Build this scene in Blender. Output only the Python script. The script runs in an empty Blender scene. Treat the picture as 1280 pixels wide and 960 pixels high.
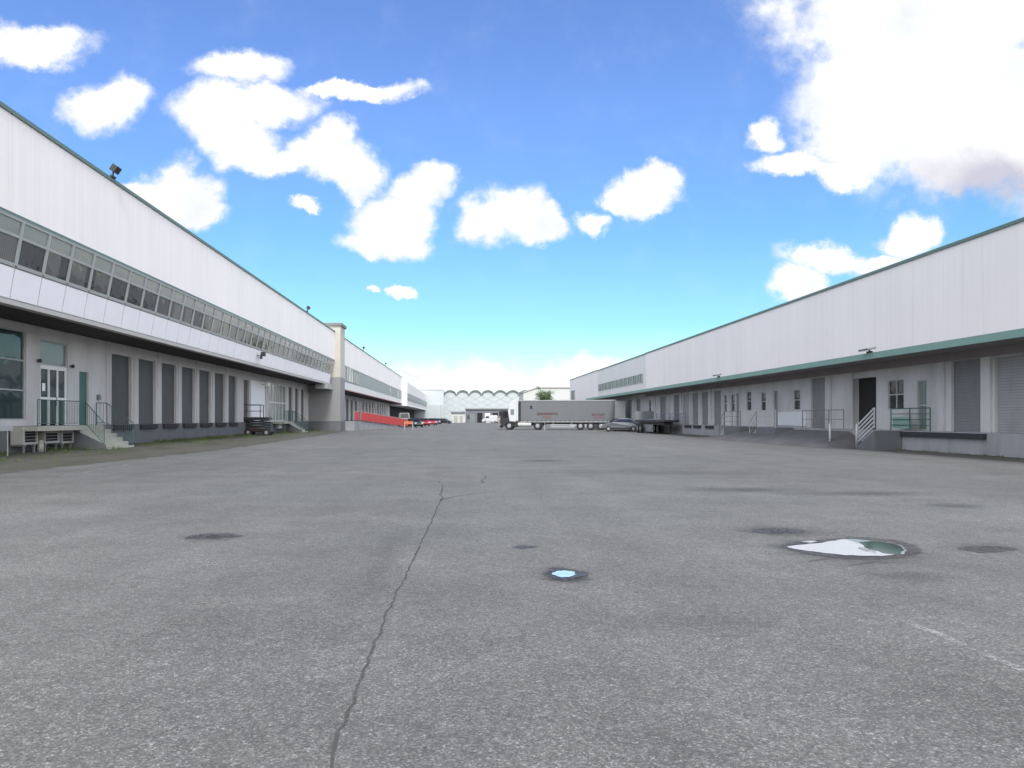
import bpy, bmesh, math, random
from mathutils import Vector, Matrix, noise
R = math.radians
rnd = random.Random(7)
S = bpy.context.scene
COL = S.collection
F, CX, CY, H = 924.0, 578.0, 523.0, 1.45     # lens in photo pixels, vanishing point, eye height

# ------------------------------------------------------------------ helpers
def gp(x, y):                                 # point of the yard seen at a photo pixel
    Y = F * H / (y - CY)
    return ((x - CX) * Y / F, Y)

class MB:
    """collects shapes for ONE mesh"""
    def __init__(s): s.v = []; s.f = []; s.m = []; s.mi = 0
    def poly(s, pts, faces):
        o = len(s.v); s.v += [tuple(p) for p in pts]
        for f in faces: s.f.append([o + i for i in f]); s.m.append(s.mi)
        return s
    def box(s, x0, x1, y0, y1, z0, z1):
        x0, x1 = min(x0, x1), max(x0, x1); y0, y1 = min(y0, y1), max(y0, y1); z0, z1 = min(z0, z1), max(z0, z1)
        return s.poly([(x0,y0,z0),(x1,y0,z0),(x1,y1,z0),(x0,y1,z0),(x0,y0,z1),(x1,y0,z1),(x1,y1,z1),(x0,y1,z1)],
                      [(0,3,2,1),(4,5,6,7),(0,1,5,4),(1,2,6,5),(2,3,7,6),(3,0,4,7)])
    def prism(s, prof, y0, y1):               # profile in XZ extruded along Y
        n = len(prof)
        pts = [(a, y0, b) for a, b in prof] + [(a, y1, b) for a, b in prof]
        return s.poly(pts, [tuple(range(n)), tuple(range(2*n-1, n-1, -1))] + [(i, i+n, (i+1) % n + n, (i+1) % n) for i in range(n)])
    def prismx(s, prof, x0, x1):              # profile in YZ extruded along X
        n = len(prof)
        pts = [(x0, a, b) for a, b in prof] + [(x1, a, b) for a, b in prof]
        return s.poly(pts, [tuple(range(n)), tuple(range(2*n-1, n-1, -1))] + [(i, i+n, (i+1) % n + n, (i+1) % n) for i in range(n)])
    def tube(s, a, b, r0, r1=None, n=8):
        a, b = Vector(a), Vector(b); r1 = r0 if r1 is None else r1
        d = (b - a).normalized(); u = d.orthogonal().normalized(); w = d.cross(u)
        pts = []
        for c, r in ((a, r0), (b, r1)):
            for i in range(n):
                t = 2 * math.pi * i / n
                pts.append(c + (u * math.cos(t) + w * math.sin(t)) * r)
        return s.poly(pts, [tuple(range(n-1, -1, -1)), tuple(range(n, 2*n))] + [(i, (i+1) % n, (i+1) % n + n, i+n) for i in range(n)])
    def ball(s, c, r, n=10, k=6, sz=1.0):
        pts = [(c[0], c[1], c[2] - r*sz)]; fc = []
        for j in range(1, k):
            t = -math.pi/2 + math.pi * j / k
            for i in range(n):
                p = 2*math.pi*i/n
                pts.append((c[0]+r*math.cos(t)*math.cos(p), c[1]+r*math.cos(t)*math.sin(p), c[2]+r*sz*math.sin(t)))
        pts.append((c[0], c[1], c[2] + r*sz))
        for i in range(n):
            fc.append((0, 1+(i+1) % n, 1+i))
            for j in range(k-2):
                fc.append((1+j*n+i, 1+j*n+(i+1) % n, 1+(j+1)*n+(i+1) % n, 1+(j+1)*n+i))
            fc.append((len(pts)-1, 1+(k-2)*n+i, 1+(k-2)*n+(i+1) % n))
        return s.poly(pts, fc)
    def map(s, fn): s.v = [fn(*p) for p in s.v]; return s
    def build(s, name, mats, parent=None, off=None, bevel=0, smooth=False):
        me = bpy.data.meshes.new(name)
        if off is None and parent is not None: off = ROOTLOC.get(parent.name, (0, 0, 0))
        off = off or (0, 0, 0)
        me.from_pydata([(p[0]-off[0], p[1]-off[1], p[2]-off[2]) for p in s.v], [], s.f)
        if not isinstance(mats, (list, tuple)): mats = [mats]
        for m in mats: me.materials.append(m)
        for p, mi in zip(me.polygons, s.m): p.material_index = mi; p.use_smooth = smooth
        bm = bmesh.new(); bm.from_mesh(me); bmesh.ops.recalc_face_normals(bm, faces=bm.faces); bm.to_mesh(me); bm.free()
        o = bpy.data.objects.new(name, me); COL.objects.link(o)
        if parent is not None:
            o.parent = parent; ROOTLOC[o.name] = off
        if bevel:
            b = o.modifiers.new('bevel', 'BEVEL'); b.width = bevel; b.segments = 2; b.limit_method = 'ANGLE'
        return o
ROOTLOC = {}
def tag(o, label=None, cat=None, group=None, kind=None):
    if label: o['label'] = label
    if cat: o['category'] = cat
    if group: o['group'] = group
    if kind: o['kind'] = kind
    return o
def thing(name, loc, label, cat, group=None, rz=0, world=True):
    """Empty at the thing's base; with world=True parts are given in world coordinates"""
    o = bpy.data.objects.new(name, None); COL.objects.link(o); o.location = loc; o.rotation_euler.z = rz
    o.empty_display_size = .2
    ROOTLOC[o.name] = tuple(loc) if world else (0, 0, 0)
    return tag(o, label, cat, group)
def copy_tree(o, parent=None):
    c = o.copy(); COL.objects.link(c); c.parent = parent
    for ch in [k for k in o.children]: copy_tree(ch, c)
    return c

# ------------------------------------------------------------------ materials
def newmat(name):
    m = bpy.data.materials.new(name); m.use_nodes = True
    nt = m.node_tree; b = nt.nodes['Principled BSDF']
    return m, nt, b
def N(nt, t, **kw):
    n = nt.nodes.new(t)
    for k, v in kw.items():
        if k.startswith('i_'): n.inputs[k[2:].replace('_', ' ')].default_value = v
        else: setattr(n, k, v)
    return n
def L(nt, a, b): nt.links.new(a, b)
def mth(nt, op, a, b=None, c=None, clamp=False):
    n = nt.nodes.new('ShaderNodeMath'); n.operation = op; n.use_clamp = clamp
    for i, v in enumerate((a, b, c)):
        if v is None: continue
        if isinstance(v, (int, float)): n.inputs[i].default_value = v
        else: L(nt, v, n.inputs[i])
    return n.outputs[0]
def mixc(nt, fac, a, b, mode='MIX'):
    n = nt.nodes.new('ShaderNodeMix'); n.data_type = 'RGBA'; n.blend_type = mode
    for sock, v in ((n.inputs[0], fac), (n.inputs[6], a), (n.inputs[7], b)):
        if isinstance(v, (int, float)): sock.default_value = v
        elif isinstance(v, tuple): sock.default_value = (*v[:3], 1)
        else: L(nt, v, sock)
    return n.outputs[2]
def ramp(nt, fac, stops):
    n = nt.nodes.new('ShaderNodeValToRGB'); e = n.color_ramp.elements
    while len(e) < len(stops): e.new(.5)
    for el, (p, c) in zip(e, stops):
        el.position = p; el.color = (*c, 1) if isinstance(c, tuple) else (c, c, c, 1)
    L(nt, fac, n.inputs[0]); return n.outputs[0]
def coords(nt, scale=(1, 1, 1), loc=(0, 0, 0), world=True):
    if world: g = nt.nodes.new('ShaderNodeNewGeometry').outputs['Position']
    else: g = nt.nodes.new('ShaderNodeTexCoord').outputs['Object']
    m = nt.nodes.new('ShaderNodeMapping'); m.inputs['Scale'].default_value = scale; m.inputs['Location'].default_value = loc
    L(nt, g, m.inputs['Vector']); return m.outputs[0]
def noisef(nt, vec, scale, detail=4, rough=.55):
    n = N(nt, 'ShaderNodeTexNoise'); n.inputs['Scale'].default_value = scale
    n.inputs['Detail'].default_value = detail; n.inputs['Roughness'].default_value = rough
    L(nt, vec, n.inputs['Vector']); return n.outputs['Fac']
def bumpit(nt, b, h, strength=.3, dist=.02):
    n = N(nt, 'ShaderNodeBump'); n.inputs['Strength'].default_value = strength; n.inputs['Distance'].default_value = dist
    L(nt, h, n.inputs['Height']); L(nt, n.outputs[0], b.inputs['Normal']); return n

def plain(name, col, rough=.6, metal=0, var=.18, scale=2.5, streak=False, world=True, spec=.5, coat=0, dirt=None, bump=0):
    m, nt, b = newmat(name)
    v = coords(nt, (1, 1, .12) if streak else (1, 1, 1), world=world)
    n1 = noisef(nt, v, scale, 5, .6)
    k = mth(nt, 'MULTIPLY_ADD', n1, 2*var, 1 - var)
    c = mixc(nt, 1.0, col, k, 'MULTIPLY')
    if dirt:
        n2 = noisef(nt, coords(nt, (1, 1, .3), (3, 7, 1), world), .9, 6, .65)
        f = ramp(nt, n2, [(.45, 0), (.75, 1)])
        c = mixc(nt, mth(nt, 'MULTIPLY', f, dirt[1]), c, dirt[0])
    L(nt, c, b.inputs['Base Color'])
    b.inputs['Roughness'].default_value = rough; b.inputs['Metallic'].default_value = metal
    b.inputs['Specular IOR Level'].default_value = spec; b.inputs['Coat Weight'].default_value = coat
    if bump: bumpit(nt, b, noisef(nt, coords(nt, world=world), 30, 4), bump, .01)
    return m

def cladding(name, col, tint=.03, rib=.30, world_axis=1):
    """painted ribbed sheet: soft vertical ribs, sheet-to-sheet tint, rain streaks"""
    m, nt, b = newmat(name)
    v = coords(nt)
    sep = N(nt, 'ShaderNodeSeparateXYZ'); L(nt, v, sep.inputs[0]); y = sep.outputs[world_axis]
    sheet = mth(nt, 'FLOOR', mth(nt, 'MULTIPLY', y, 1/1.05))
    wn = N(nt, 'ShaderNodeTexWhiteNoise', noise_dimensions='1D'); L(nt, sheet, wn.inputs['W'])
    seam = mth(nt, 'LESS_THAN', mth(nt, 'FRACT', mth(nt, 'MULTIPLY', y, 1/1.05)), .022)
    st = noisef(nt, coords(nt, (1.4, 1.4, .07)), 1.6, 6, .65)
    big = noisef(nt, coords(nt, (.08, .08, .12)), 1.5, 3)
    k = mth(nt, 'ADD', mth(nt, 'MULTIPLY_ADD', wn.outputs['Value'], tint*2, 1-tint), mth(nt, 'MULTIPLY_ADD', st, .14, -.07))
    k = mth(nt, 'ADD', k, mth(nt, 'MULTIPLY_ADD', big, .12, -.06))
    k = mth(nt, 'SUBTRACT', k, mth(nt, 'MULTIPLY', seam, .07))
    c = mixc(nt, 1.0, col, k, 'MULTIPLY')
    d = ramp(nt, noisef(nt, coords(nt, (2.2, 2.2, .05), (9, 2, 4)), 1.3, 6, .7), [(.56, 0), (.8, 1)])
    c = mixc(nt, mth(nt, 'MULTIPLY', d, .38), c, (.42, .39, .33))
    L(nt, c, b.inputs['Base Color']); b.inputs['Roughness'].default_value = .55
    tri = mth(nt, 'PINGPONG', y, rib/2)
    bumpit(nt, b, mth(nt, 'SMOOTH_MIN', mth(nt, 'MULTIPLY', tri, 1/rib), .3, .1), .18, .03)
    return m

def glass(name, col=(.03, .038, .04), rough=.04, varc=(.13, .135, .13), amount=.5, wob=.25):
    m, nt, b = newmat(name)
    oi = N(nt, 'ShaderNodeObjectInfo')
    fac = ramp(nt, oi.outputs['Random'], [(1-amount, 0), (1-amount+.02, 1)])
    w = N(nt, 'ShaderNodeTexWave', wave_type='BANDS', bands_direction='Y'); w.inputs['Scale'].default_value = 3.2; w.inputs['Distortion'].default_value = 2
    L(nt, coords(nt, (1, 1, .1)), w.inputs['Vector'])
    cur = mixc(nt, w.outputs['Fac'], varc, tuple(c*.6 for c in varc))
    nn = noisef(nt, coords(nt, (0, 1, 0)), 1.1, 1)
    half = ramp(nt, nn, [(.45, 0), (.47, 1)])
    c = mixc(nt, mth(nt, 'MULTIPLY', fac, half), col, cur)
    L(nt, c, b.inputs['Base Color']); b.inputs['Roughness'].default_value = rough
    b.inputs['IOR'].default_value = 1.6
    bumpit(nt, b, noisef(nt, coords(nt), 1.2, 2), wob, .05)
    return m

def ribbed(name, col, axis=2, period=.09, rough=.55, var=.12, metal=0):
    m, nt, b = newmat(name)
    v = coords(nt); sep = N(nt, 'ShaderNodeSeparateXYZ'); L(nt, v, sep.inputs[0])
    t = mth(nt, 'PINGPONG', sep.outputs[axis], period/2)
    oi = N(nt, 'ShaderNodeObjectInfo')
    n1 = noisef(nt, coords(nt, (1, 1, .2)), 2.0, 5, .6)
    k = mth(nt, 'ADD', mth(nt, 'MULTIPLY_ADD', n1, 2*var, 1-var), mth(nt, 'MULTIPLY_ADD', oi.outputs['Random'], .2, -.1))
    g = mth(nt, 'MULTIPLY_ADD', mth(nt, 'LESS_THAN', t, period*.07), -.35, 1)
    k = mth(nt, 'MULTIPLY', k, g)
    c_ = mixc(nt, 1.0, col, k, 'MULTIPLY')
    gr_ = ramp(nt, noisef(nt, coords(nt, (1, 1, .45), (2, 8, 3)), 1.1, 6, .7), [(.5, 0), (.72, .55)])
    c_ = mixc(nt, gr_, c_, tuple(q*.55 for q in (col[0]*1.1, col[1], col[2]*.85)))
    sc_ = ramp(nt, noisef(nt, coords(nt, (1, 1, 3), (7, 1, 9)), 2.3, 5, .75), [(.66, 0), (.72, .35)])
    c_ = mixc(nt, sc_, c_, tuple(q*1.9 for q in col))
    L(nt, c_, b.inputs['Base Color'])
    b.inputs['Roughness'].default_value = rough; b.inputs['Metallic'].default_value = metal
    bumpit(nt, b, mth(nt, 'MULTIPLY', t, 1/period), .5, .02)
    return m

M = {}
M['clad_l'] = cladding('white_ribbed_sheet', (.76, .725, .725), tint=.02)
M['clad_r'] = cladding('white_ribbed_sheet_aged', (.74, .70, .70), tint=.018)
M['clad_seg'] = cladding('grey_white_sheet', (.62, .615, .615), tint=.02)
M['clad_far'] = plain('far_white_sheet', (.40, .44, .45), .6, var=.06, scale=.3, streak=True)
M['wall'] = plain('painted_wall', (.50, .49, .50), .8, var=.10, scale=1.3, streak=True, dirt=((.28, .27, .24), .45))
M['wall_r'] = plain('painted_wall_aged', (.47, .47, .48), .8, var=.12, scale=1.3, streak=True, dirt=((.24, .23, .21), .55))
M['white_panel'] = plain('white_panel', (.82, .82, .86), .45, var=.05, scale=1)
M['dado'] = plain('pale_blue_dado', (.56, .58, .60), .6, var=.08)
M['frame'] = plain('grey_frame', (.33, .35, .35), .5, var=.08)
M['frame_white'] = plain('white_frame', (.68, .70, .69), .5, var=.06)
M['trim'] = plain('green_grey_trim', (.10, .16, .145), .5, var=.15)
M['fascia_r'] = plain('green_fascia', (.17, .28, .25), .5, var=.14, scale=.8, streak=True)
M['fascia_l'] = plain('grey_fascia', (.42, .41, .41), .7, var=.12)
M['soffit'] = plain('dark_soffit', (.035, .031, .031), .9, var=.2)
M['soffit_r'] = plain('brown_soffit', (.22, .20, .20), .9, var=.25, scale=.7)
M['shutter_l'] = ribbed('dark_sliding_door', (.074, .073, .075), axis=1, period=.16)
M['shutter_r'] = ribbed('grey_roller_shutter', (.185, .19, .20), axis=2, period=.11)
M['shutter_pale'] = ribbed('pale_roller_shutter', (.29, .29, .30), axis=2, period=.11)
M['dock'] = plain('dock_concrete', (.12, .128, .14), .9, var=.22, scale=1.6, streak=True, dirt=((.09, .10, .09), .7), bump=.4)
M['dock_pale'] = plain('dock_concrete_pale', (.27, .28, .30), .9, var=.16, scale=1.4, streak=True, dirt=((.14, .145, .13), .7), bump=.4)
M['step'] = plain('step_concrete', (.34, .35, .31), .9, var=.15, scale=5, dirt=((.2, .22, .16), .6), bump=.4)
M['dark'] = plain('dark_opening', (.012, .012, .014), .9, var=.1)  # near-black colour that stands in for unlit interiors
M['rubber'] = plain('rubber', (.025, .025, .028), .85, var=.2, world=False)
M['green_paint'] = plain('green_paint', (.045, .13, .11), .5, var=.12)
M['teal_rail'] = plain('teal_rail', (.04, .10, .088), .5, var=.12)
M['grey_rail'] = plain('grey_rail', (.16, .18, .19), .5, var=.15)
M['white_rail'] = plain('white_rail', (.36, .37, .38), .5, var=.1)
M['teal_door'] = plain('teal_glass_door', (.16, .25, .24), .3, var=.2)
M['pane'] = glass('window_glass')
M['pane_dark'] = glass('dark_window_glass', (.03, .035, .037), .25, (.10, .11, .11), .4, .1)
M['pane_up'] = glass('transom_glass', (.20, .21, .215), .15, (.27, .28, .28), .5, .3)
M['pane_entry'] = glass('entrance_glass', (.03, .05, .05), .05, (.10, .13, .12), .5, .2)
M['pane_green'] = glass('greenish_glass', (.14, .19, .18), .1, (.2, .25, .23), .5, .2)
M['ribbon_dull'] = plain('dull_ribbon_sheet', (.19, .21, .22), .4, var=.18, scale=.8)
M['tower_beige'] = plain('beige_render', (.44, .43, .385), .85, var=.08, scale=.9, streak=True, dirt=((.35, .33, .27), .4))
M['tower_grey'] = plain('tower_lower_grey', (.23, .23, .235), .85, var=.07, scale=.9, streak=True)  # lower part of the tower, greyer and darker than the head
M['cap'] = plain('tower_cap', (.14, .15, .15), .7)
M['black'] = plain('black_plastic', (.02, .02, .022), .45, var=.15, world=False)
M['metal'] = plain('galvanised', (.35, .36, .37), .4, .6, var=.15, world=False)
M['red'] = plain('red_barrier', (.45, .03, .03), .5, var=.15, scale=1.5)
M['pink'] = plain('pale_pink_lath', (.42, .28, .27), .6)
M['orange'] = plain('orange_plastic', (.5, .15, .07), .5)
M['kerb'] = plain('kerb', (.30, .31, .30), .9, var=.2, bump=.3)
M['ac'] = plain('condenser_casing', (.36, .36, .33), .6, var=.15, dirt=((.25, .23, .18), .6))
M['lamp_glass'] = plain('globe_glass', (.8, .82, .8), .2, var=.02)
M['leaf'] = plain('leaf', (.055, .095, .03), .6, var=.45, scale=1.3)
M['bark'] = plain('bark', (.10, .08, .06), .9, bump=.5)
M['grass'] = plain('grass_blade', (.07, .10, .03), .7, var=.4, scale=1.5)
M['cream'] = plain('cream_wall', (.46, .475, .46), .8, var=.06)
M['greywall'] = plain('low_building_wall', (.14, .15, .17), .8, var=.15, scale=.5)
M['skin'] = plain('skin', (.45, .28, .2), .6, world=False)
M['cloth_pale'] = plain('pale_cloth', (.55, .53, .50), .9, var=.1, world=False)
M['cloth_dark'] = plain('dark_cloth', (.03, .03, .035), .9, world=False)
M['curtain_side'] = plain('trailer_curtain', (.125, .135, .145), .6, var=.10, scale=.8, world=False, streak=True)
M['trailer_white'] = plain('trailer_white', (.40, .41, .41), .5, var=.05, world=False)
M['truck_white'] = plain('cab_white', (.52, .55, .57), .3, var=.04, world=False, coat=.4)
M['maroon'] = plain('maroon_print', (.10, .012, .02), .6, world=False)
M['rose'] = plain('rose_print', (.20, .05, .06), .6, world=False)
M['carglass'] = plain('car_glass', (.015, .018, .02), .05, var=.05, world=False)
M['headlamp'] = plain('headlamp_lens', (.6, .62, .62), .1, var=.02, world=False)
M['tail'] = plain('tail_lens', (.35, .02, .02), .2, var=.02, world=False)
def paint(name, c): return plain(name, c, .3, .15, var=.03, world=False, coat=.6)
P = {'black': paint('paint_black', (.02, .022, .026)), 'red': paint('paint_red', (.25, .012, .02)), 'silver': paint('paint_silver', (.25, .265, .275)),
     'blue': paint('paint_blue', (.04, .06, .10)), 'white': paint('paint_white', (.42, .43, .45)), 'grey': paint('paint_grey', (.10, .11, .125))}

# ------------------------------------------------------------------ the yard: asphalt with real stains at real spots
def stain_px(x, y, w, h):                     # a stain outlined on the photograph -> centre and radii in metres
    X, Y = gp(x, y); Y0 = gp(x, y - h)[1]; Y1 = gp(x, y + h)[1]
    return (X, Y, w * Y / F, max(.05, (Y0 - Y1) / 2))
STAINS = [stain_px(*s) for s in [(266, 671, 40, 6), (655, 684, 17, 3), (706, 718, 36, 12), (1060, 688, 100, 16), (975, 664, 60, 8),
          (1230, 685, 60, 8), (1190, 632, 45, 4), (1080, 617, 130, 4), (930, 612, 120, 4), (680, 576, 40, 2), (1130, 720, 90, 10),
          (60, 640, 160, 12), (800, 590, 200, 5), (480, 700, 30, 60), (300, 750, 140, 14), (880, 780, 160, 14)]]
SW = [1.0, .8, 1.6, 1.15, .7, .5, .6, .55, .5, .6, .4, -.2, .3, .25, -.25, .2]
def asphalt():
    m, nt, b = newmat('worn_asphalt')
    p = coords(nt)
    vo = N(nt, 'ShaderNodeTexVoronoi'); vo.inputs['Scale'].default_value = 110; L(nt, p, vo.inputs['Vector'])
    sc = N(nt, 'ShaderNodeSeparateColor'); L(nt, vo.outputs['Color'], sc.inputs[0])
    vo2 = N(nt, 'ShaderNodeTexVoronoi'); vo2.inputs['Scale'].default_value = 52; L(nt, p, vo2.inputs['Vector'])
    sc2 = N(nt, 'ShaderNodeSeparateColor'); L(nt, vo2.outputs['Color'], sc2.inputs[0])
    g = ramp(nt, sc.outputs[0], [(0, .095), (.45, .135), (.78, .165), (.9, .21), (1, .30)])
    g2 = ramp(nt, sc2.outputs[0], [(0, .84), (.55, .98), (.85, 1.1), (1, 1.3)])
    k = mth(nt, 'MULTIPLY', g, g2)
    mid = noisef(nt, p, 9, 5, .7); wide = noisef(nt, p, .9, 6, .62); huge = noisef(nt, coords(nt, (1, .5, 1)), .13, 5, .6)
    k = mth(nt, 'MULTIPLY', k, mth(nt, 'MULTIPLY_ADD', mid, .7, .65))
    k = mth(nt, 'MULTIPLY', k, mth(nt, 'MULTIPLY_ADD', wide, .75, .63))
    k = mth(nt, 'MULTIPLY', k, mth(nt, 'MULTIPLY_ADD', huge, .7, .65))
    trk = noisef(nt, coords(nt, (1, .035, 1), (2, 0, 0)), 1.1, 5, .6)
    k = mth(nt, 'MULTIPLY', k, mth(nt, 'MULTIPLY_ADD', trk, .36, .82))
    crs = noisef(nt, coords(nt, (.12, 1, 1), (0, 5, 0)), .5, 4, .6)
    k = mth(nt, 'MULTIPLY', k, mth(nt, 'MULTIPLY_ADD', crs, .3, .85))
    warp = N(nt, 'ShaderNodeTexNoise'); warp.inputs['Scale'].default_value = 3.5; warp.inputs['Detail'].default_value = 5; L(nt, p, warp.inputs['Vector'])
    off = N(nt, 'ShaderNodeVectorMath', operation='SUBTRACT'); L(nt, warp.outputs['Color'], off.inputs[0]); off.inputs[1].default_value = (.5, .5, .5)
    sc_ = N(nt, 'ShaderNodeVectorMath', operation='SCALE'); L(nt, off.outputs[0], sc_.inputs[0]); sc_.inputs['Scale'].default_value = .5
    wp = N(nt, 'ShaderNodeVectorMath', operation='ADD'); L(nt, p, wp.inputs[0]); L(nt, sc_.outputs[0], wp.inputs[1])
    tot = None
    for (X, Y, rx, ry), w in zip(STAINS, SW):
        mp = N(nt, 'ShaderNodeMapping', vector_type='TEXTURE'); mp.inputs['Location'].default_value = (X, Y, 0)
        mp.inputs['Scale'].default_value = (rx, ry, 9); L(nt, wp.outputs[0], mp.inputs['Vector'])
        gr = N(nt, 'ShaderNodeTexGradient', gradient_type='SPHERICAL'); L(nt, mp.outputs[0], gr.inputs[0])
        v = mth(nt, 'MULTIPLY', gr.outputs['Fac'], w)
        tot = v if tot is None else mth(nt, 'ADD', tot, v)
    k = mth(nt, 'MULTIPLY', k, mth(nt, 'SUBTRACT', 1, mth(nt, 'MINIMUM', mth(nt, 'MULTIPLY', tot, .95), .72)))
    hue = noisef(nt, coords(nt, (1, .6, 1), (40, 3, 0)), .22, 3)
    tint = mixc(nt, hue, (.97, 1.0, 1.02), (1.03, .995, .985))
    c = mixc(nt, 1.0, tint, k, 'MULTIPLY')
    c = mixc(nt, 1.0, c, (.765, .775, .74), 'MULTIPLY')
    L(nt, c, b.inputs['Base Color']); b.inputs['Roughness'].default_value = .82; b.inputs['Specular IOR Level'].default_value = .35
    bumpit(nt, b, mth(nt, 'ADD', mth(nt, 'MULTIPLY', sc.outputs[0], .5), mid), .5, .012)
    return m
M['asphalt'] = asphalt()
g = MB()
xs = [-1500, -60, 60, 1500]; ys = [-300, -10, 130, 3000]
for i in range(3):
    for j in range(3):
        g.poly([(xs[i], ys[j], 0), (xs[i+1], ys[j], 0), (xs[i+1], ys[j+1], 0), (xs[i], ys[j+1], 0)], [(0, 1, 2, 3)])
bmg = g.build('ground', M['asphalt']); tag(bmg, kind='structure')

def soil():
    m, nt, b = newmat('soil_and_moss')
    p = coords(nt)
    a = noisef(nt, p, 1.1, 6, .65); c2 = noisef(nt, p, 14, 5, .7); c3 = noisef(nt, coords(nt, (1, .4, 1), (5, 5, 5)), .6, 5, .6)
    c = ramp(nt, a, [(.3, (.05, .047, .043)), (.5, (.075, .071, .062)), (.7, (.06, .06, .042))])
    c = mixc(nt, ramp(nt, c3, [(.46, 0), (.62, .8)]), c, (.042, .05, .022))
    c = mixc(nt, 1.0, c, mth(nt, 'MULTIPLY_ADD', c2, 1.0, .5), 'MULTIPLY')
    L(nt, c, b.inputs['Base Color']); b.inputs['Roughness'].default_value = .95
    bumpit(nt, b, c2, .8, .03); return m
M['soil'] = soil()
def strip(name, outline_l, outline_r, z, mat, kind='structure', crown=0, n=60, cross=8, rag=.25):
    """ground strip between two lines given as (X,Y) polylines, with a ragged outer edge"""
    def at(pl, t):
        k = t * (len(pl) - 1); i = min(int(k), len(pl) - 2); f = k - i
        return (pl[i][0] * (1-f) + pl[i+1][0] * f, pl[i][1] * (1-f) + pl[i+1][1] * f)
    mb = MB(); pts = []
    for i in range(n + 1):
        a, c = at(outline_l, i / n), at(outline_r, i / n)
        r = rag * noise.noise((i * .45, z * 10, 3)) + rag * .6 * noise.noise((i * 1.7, 1, 3))
        for j in range(cross + 1):
            f = j / cross
            x = a[0] * (1-f) + (c[0] + r) * f; y = a[1] * (1-f) + c[1] * f
            zz = z + (crown * (1 - f) ** 1.3 + (.02 * noise.noise((x * 1.3, y * 1.3, 0)) * (1 if 0 < f < 1 else 0) if crown else 0))
            pts.append((x, y, max(zz, z if f > .98 else z)))
    fs = [(i*(cross+1)+j, (i+1)*(cross+1)+j, (i+1)*(cross+1)+j+1, i*(cross+1)+j+1) for i in range(n) for j in range(cross)]
    mb.poly(pts, fs)
    return tag(mb.build(name, mat, smooth=True), kind=kind)
strip('verge', [(-17.65, 12), (-17.65, 45), (-17.65, 85)], [(-12.6, 12), (-11.1, 33), (-11.7, 55), (-13.0, 85)], .004, M['soil'], crown=.11, n=160, cross=14, rag=.5)
strip('verge', [(19.98, 15), (19.98, 36.0)], [(18.3, 15), (18.7, 36.0)], .004, M['soil'], crown=.03, n=60, cross=6, rag=.25)
strip('verge', [(19.98, 56), (19.98, 110)], [(17.9, 56), (18.5, 110)], .004, M['soil'], crown=.03, n=60, cross=6, rag=.25)

# old paint lines, worn through
def worn_paint():
    m, nt, b = newmat('worn_line_paint')
    p = coords(nt)
    n1 = noisef(nt, p, 22, 5, .75); n2 = noisef(nt, p, 2.5, 3)
    f = ramp(nt, mth(nt, 'MULTIPLY_ADD', n2, .5, mth(nt, 'MULTIPLY', n1, .7)), [(.56, 0), (.68, .7)])
    tr = N(nt, 'ShaderNodeBsdfTransparent'); mx = N(nt, 'ShaderNodeMixShader')
    b.inputs['Base Color'].default_value = (.30, .30, .295, 1); b.inputs['Roughness'].default_value = .8
    L(nt, f, mx.inputs[0]); L(nt, tr.outputs[0], mx.inputs[1]); L(nt, b.outputs[0], mx.inputs[2])
    L(nt, mx.outputs[0], nt.nodes['Material Output'].inputs['Surface']); return m
M['paint_line'] = worn_paint()
def pline(pts, w, z, name, mat, taper=False, jit=0.0, sub=1):
    P_ = [Vector((a, b_, 0)) for a, b_ in pts]; Q = []
    for i in range(len(P_) - 1):
        for k in range(sub):
            q = P_[i].lerp(P_[i+1], k / sub)
            if jit and (i or k): q += Vector((noise.noise(q * 1.7), noise.noise(q * 1.7 + Vector((9, 9, 0))), 0)) * jit + Vector((noise.noise(q * 8), 0, 0)) * jit * .5
            Q.append(q)
    Q.append(P_[-1]); mb = MB(); v = []
    for i, q in enumerate(Q):
        d = (Q[min(i+1, len(Q)-1)] - Q[max(i-1, 0)]).normalized(); nn = Vector((-d.y, d.x, 0))
        ww = w * (1 + (.55 * noise.noise(q * 5) if jit else 0)) * (max(.1, min(1, (len(Q)-1-i) / 12)) if taper else 1)
        v += [(*(q + nn * ww / 2).xy, z), (*(q - nn * ww / 2).xy, z)]
    mb.poly(v, [(2*i, 2*i+1, 2*i+3, 2*i+2) for i in range(len(Q) - 1)])
    return tag(mb.build(name, mat), kind='structure')
pline([gp(1228, 747), gp(1300, 778)], .07, .004, 'painted_line', M['paint_line'])
pline([gp(1120, 775), gp(1165, 790), gp(1300, 848)], .07, .004, 'painted_line', M['paint_line'])
for a, c in ((314, 337), (350, 374), (382, 398)): pline([gp(a, 566.3), gp(c, 565.6)], .55, .004, 'painted_line', M['paint_line'])
pline([gp(0, 606), gp(100, 592), gp(205, 572)], .12, .004, 'painted_line', M['paint_line'])
def crackmat():
    m, nt, b = newmat('open_crack')
    f = ramp(nt, noisef(nt, coords(nt), 6, 5, .7), [(.36, .25), (.62, .95)])
    tr = N(nt, 'ShaderNodeBsdfTransparent'); mx = N(nt, 'ShaderNodeMixShader')
    b.inputs['Base Color'].default_value = (.06, .058, .056, 1); b.inputs['Roughness'].default_value = .95
    L(nt, f, mx.inputs[0]); L(nt, tr.outputs[0], mx.inputs[1]); L(nt, b.outputs[0], mx.inputs[2])
    L(nt, mx.outputs[0], nt.nodes['Material Output'].inputs['Surface']); return m
M['tar'] = crackmat()
pline([gp(402, 1010), gp(415, 950), gp(430, 900), gp(455, 838), gp(470, 800), gp(480, 775), gp(500, 735), gp(522, 690), gp(533, 665), gp(543, 645), gp(551, 626)], .018, .004, 'crack', M['tar'], jit=.032, sub=14)
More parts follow.
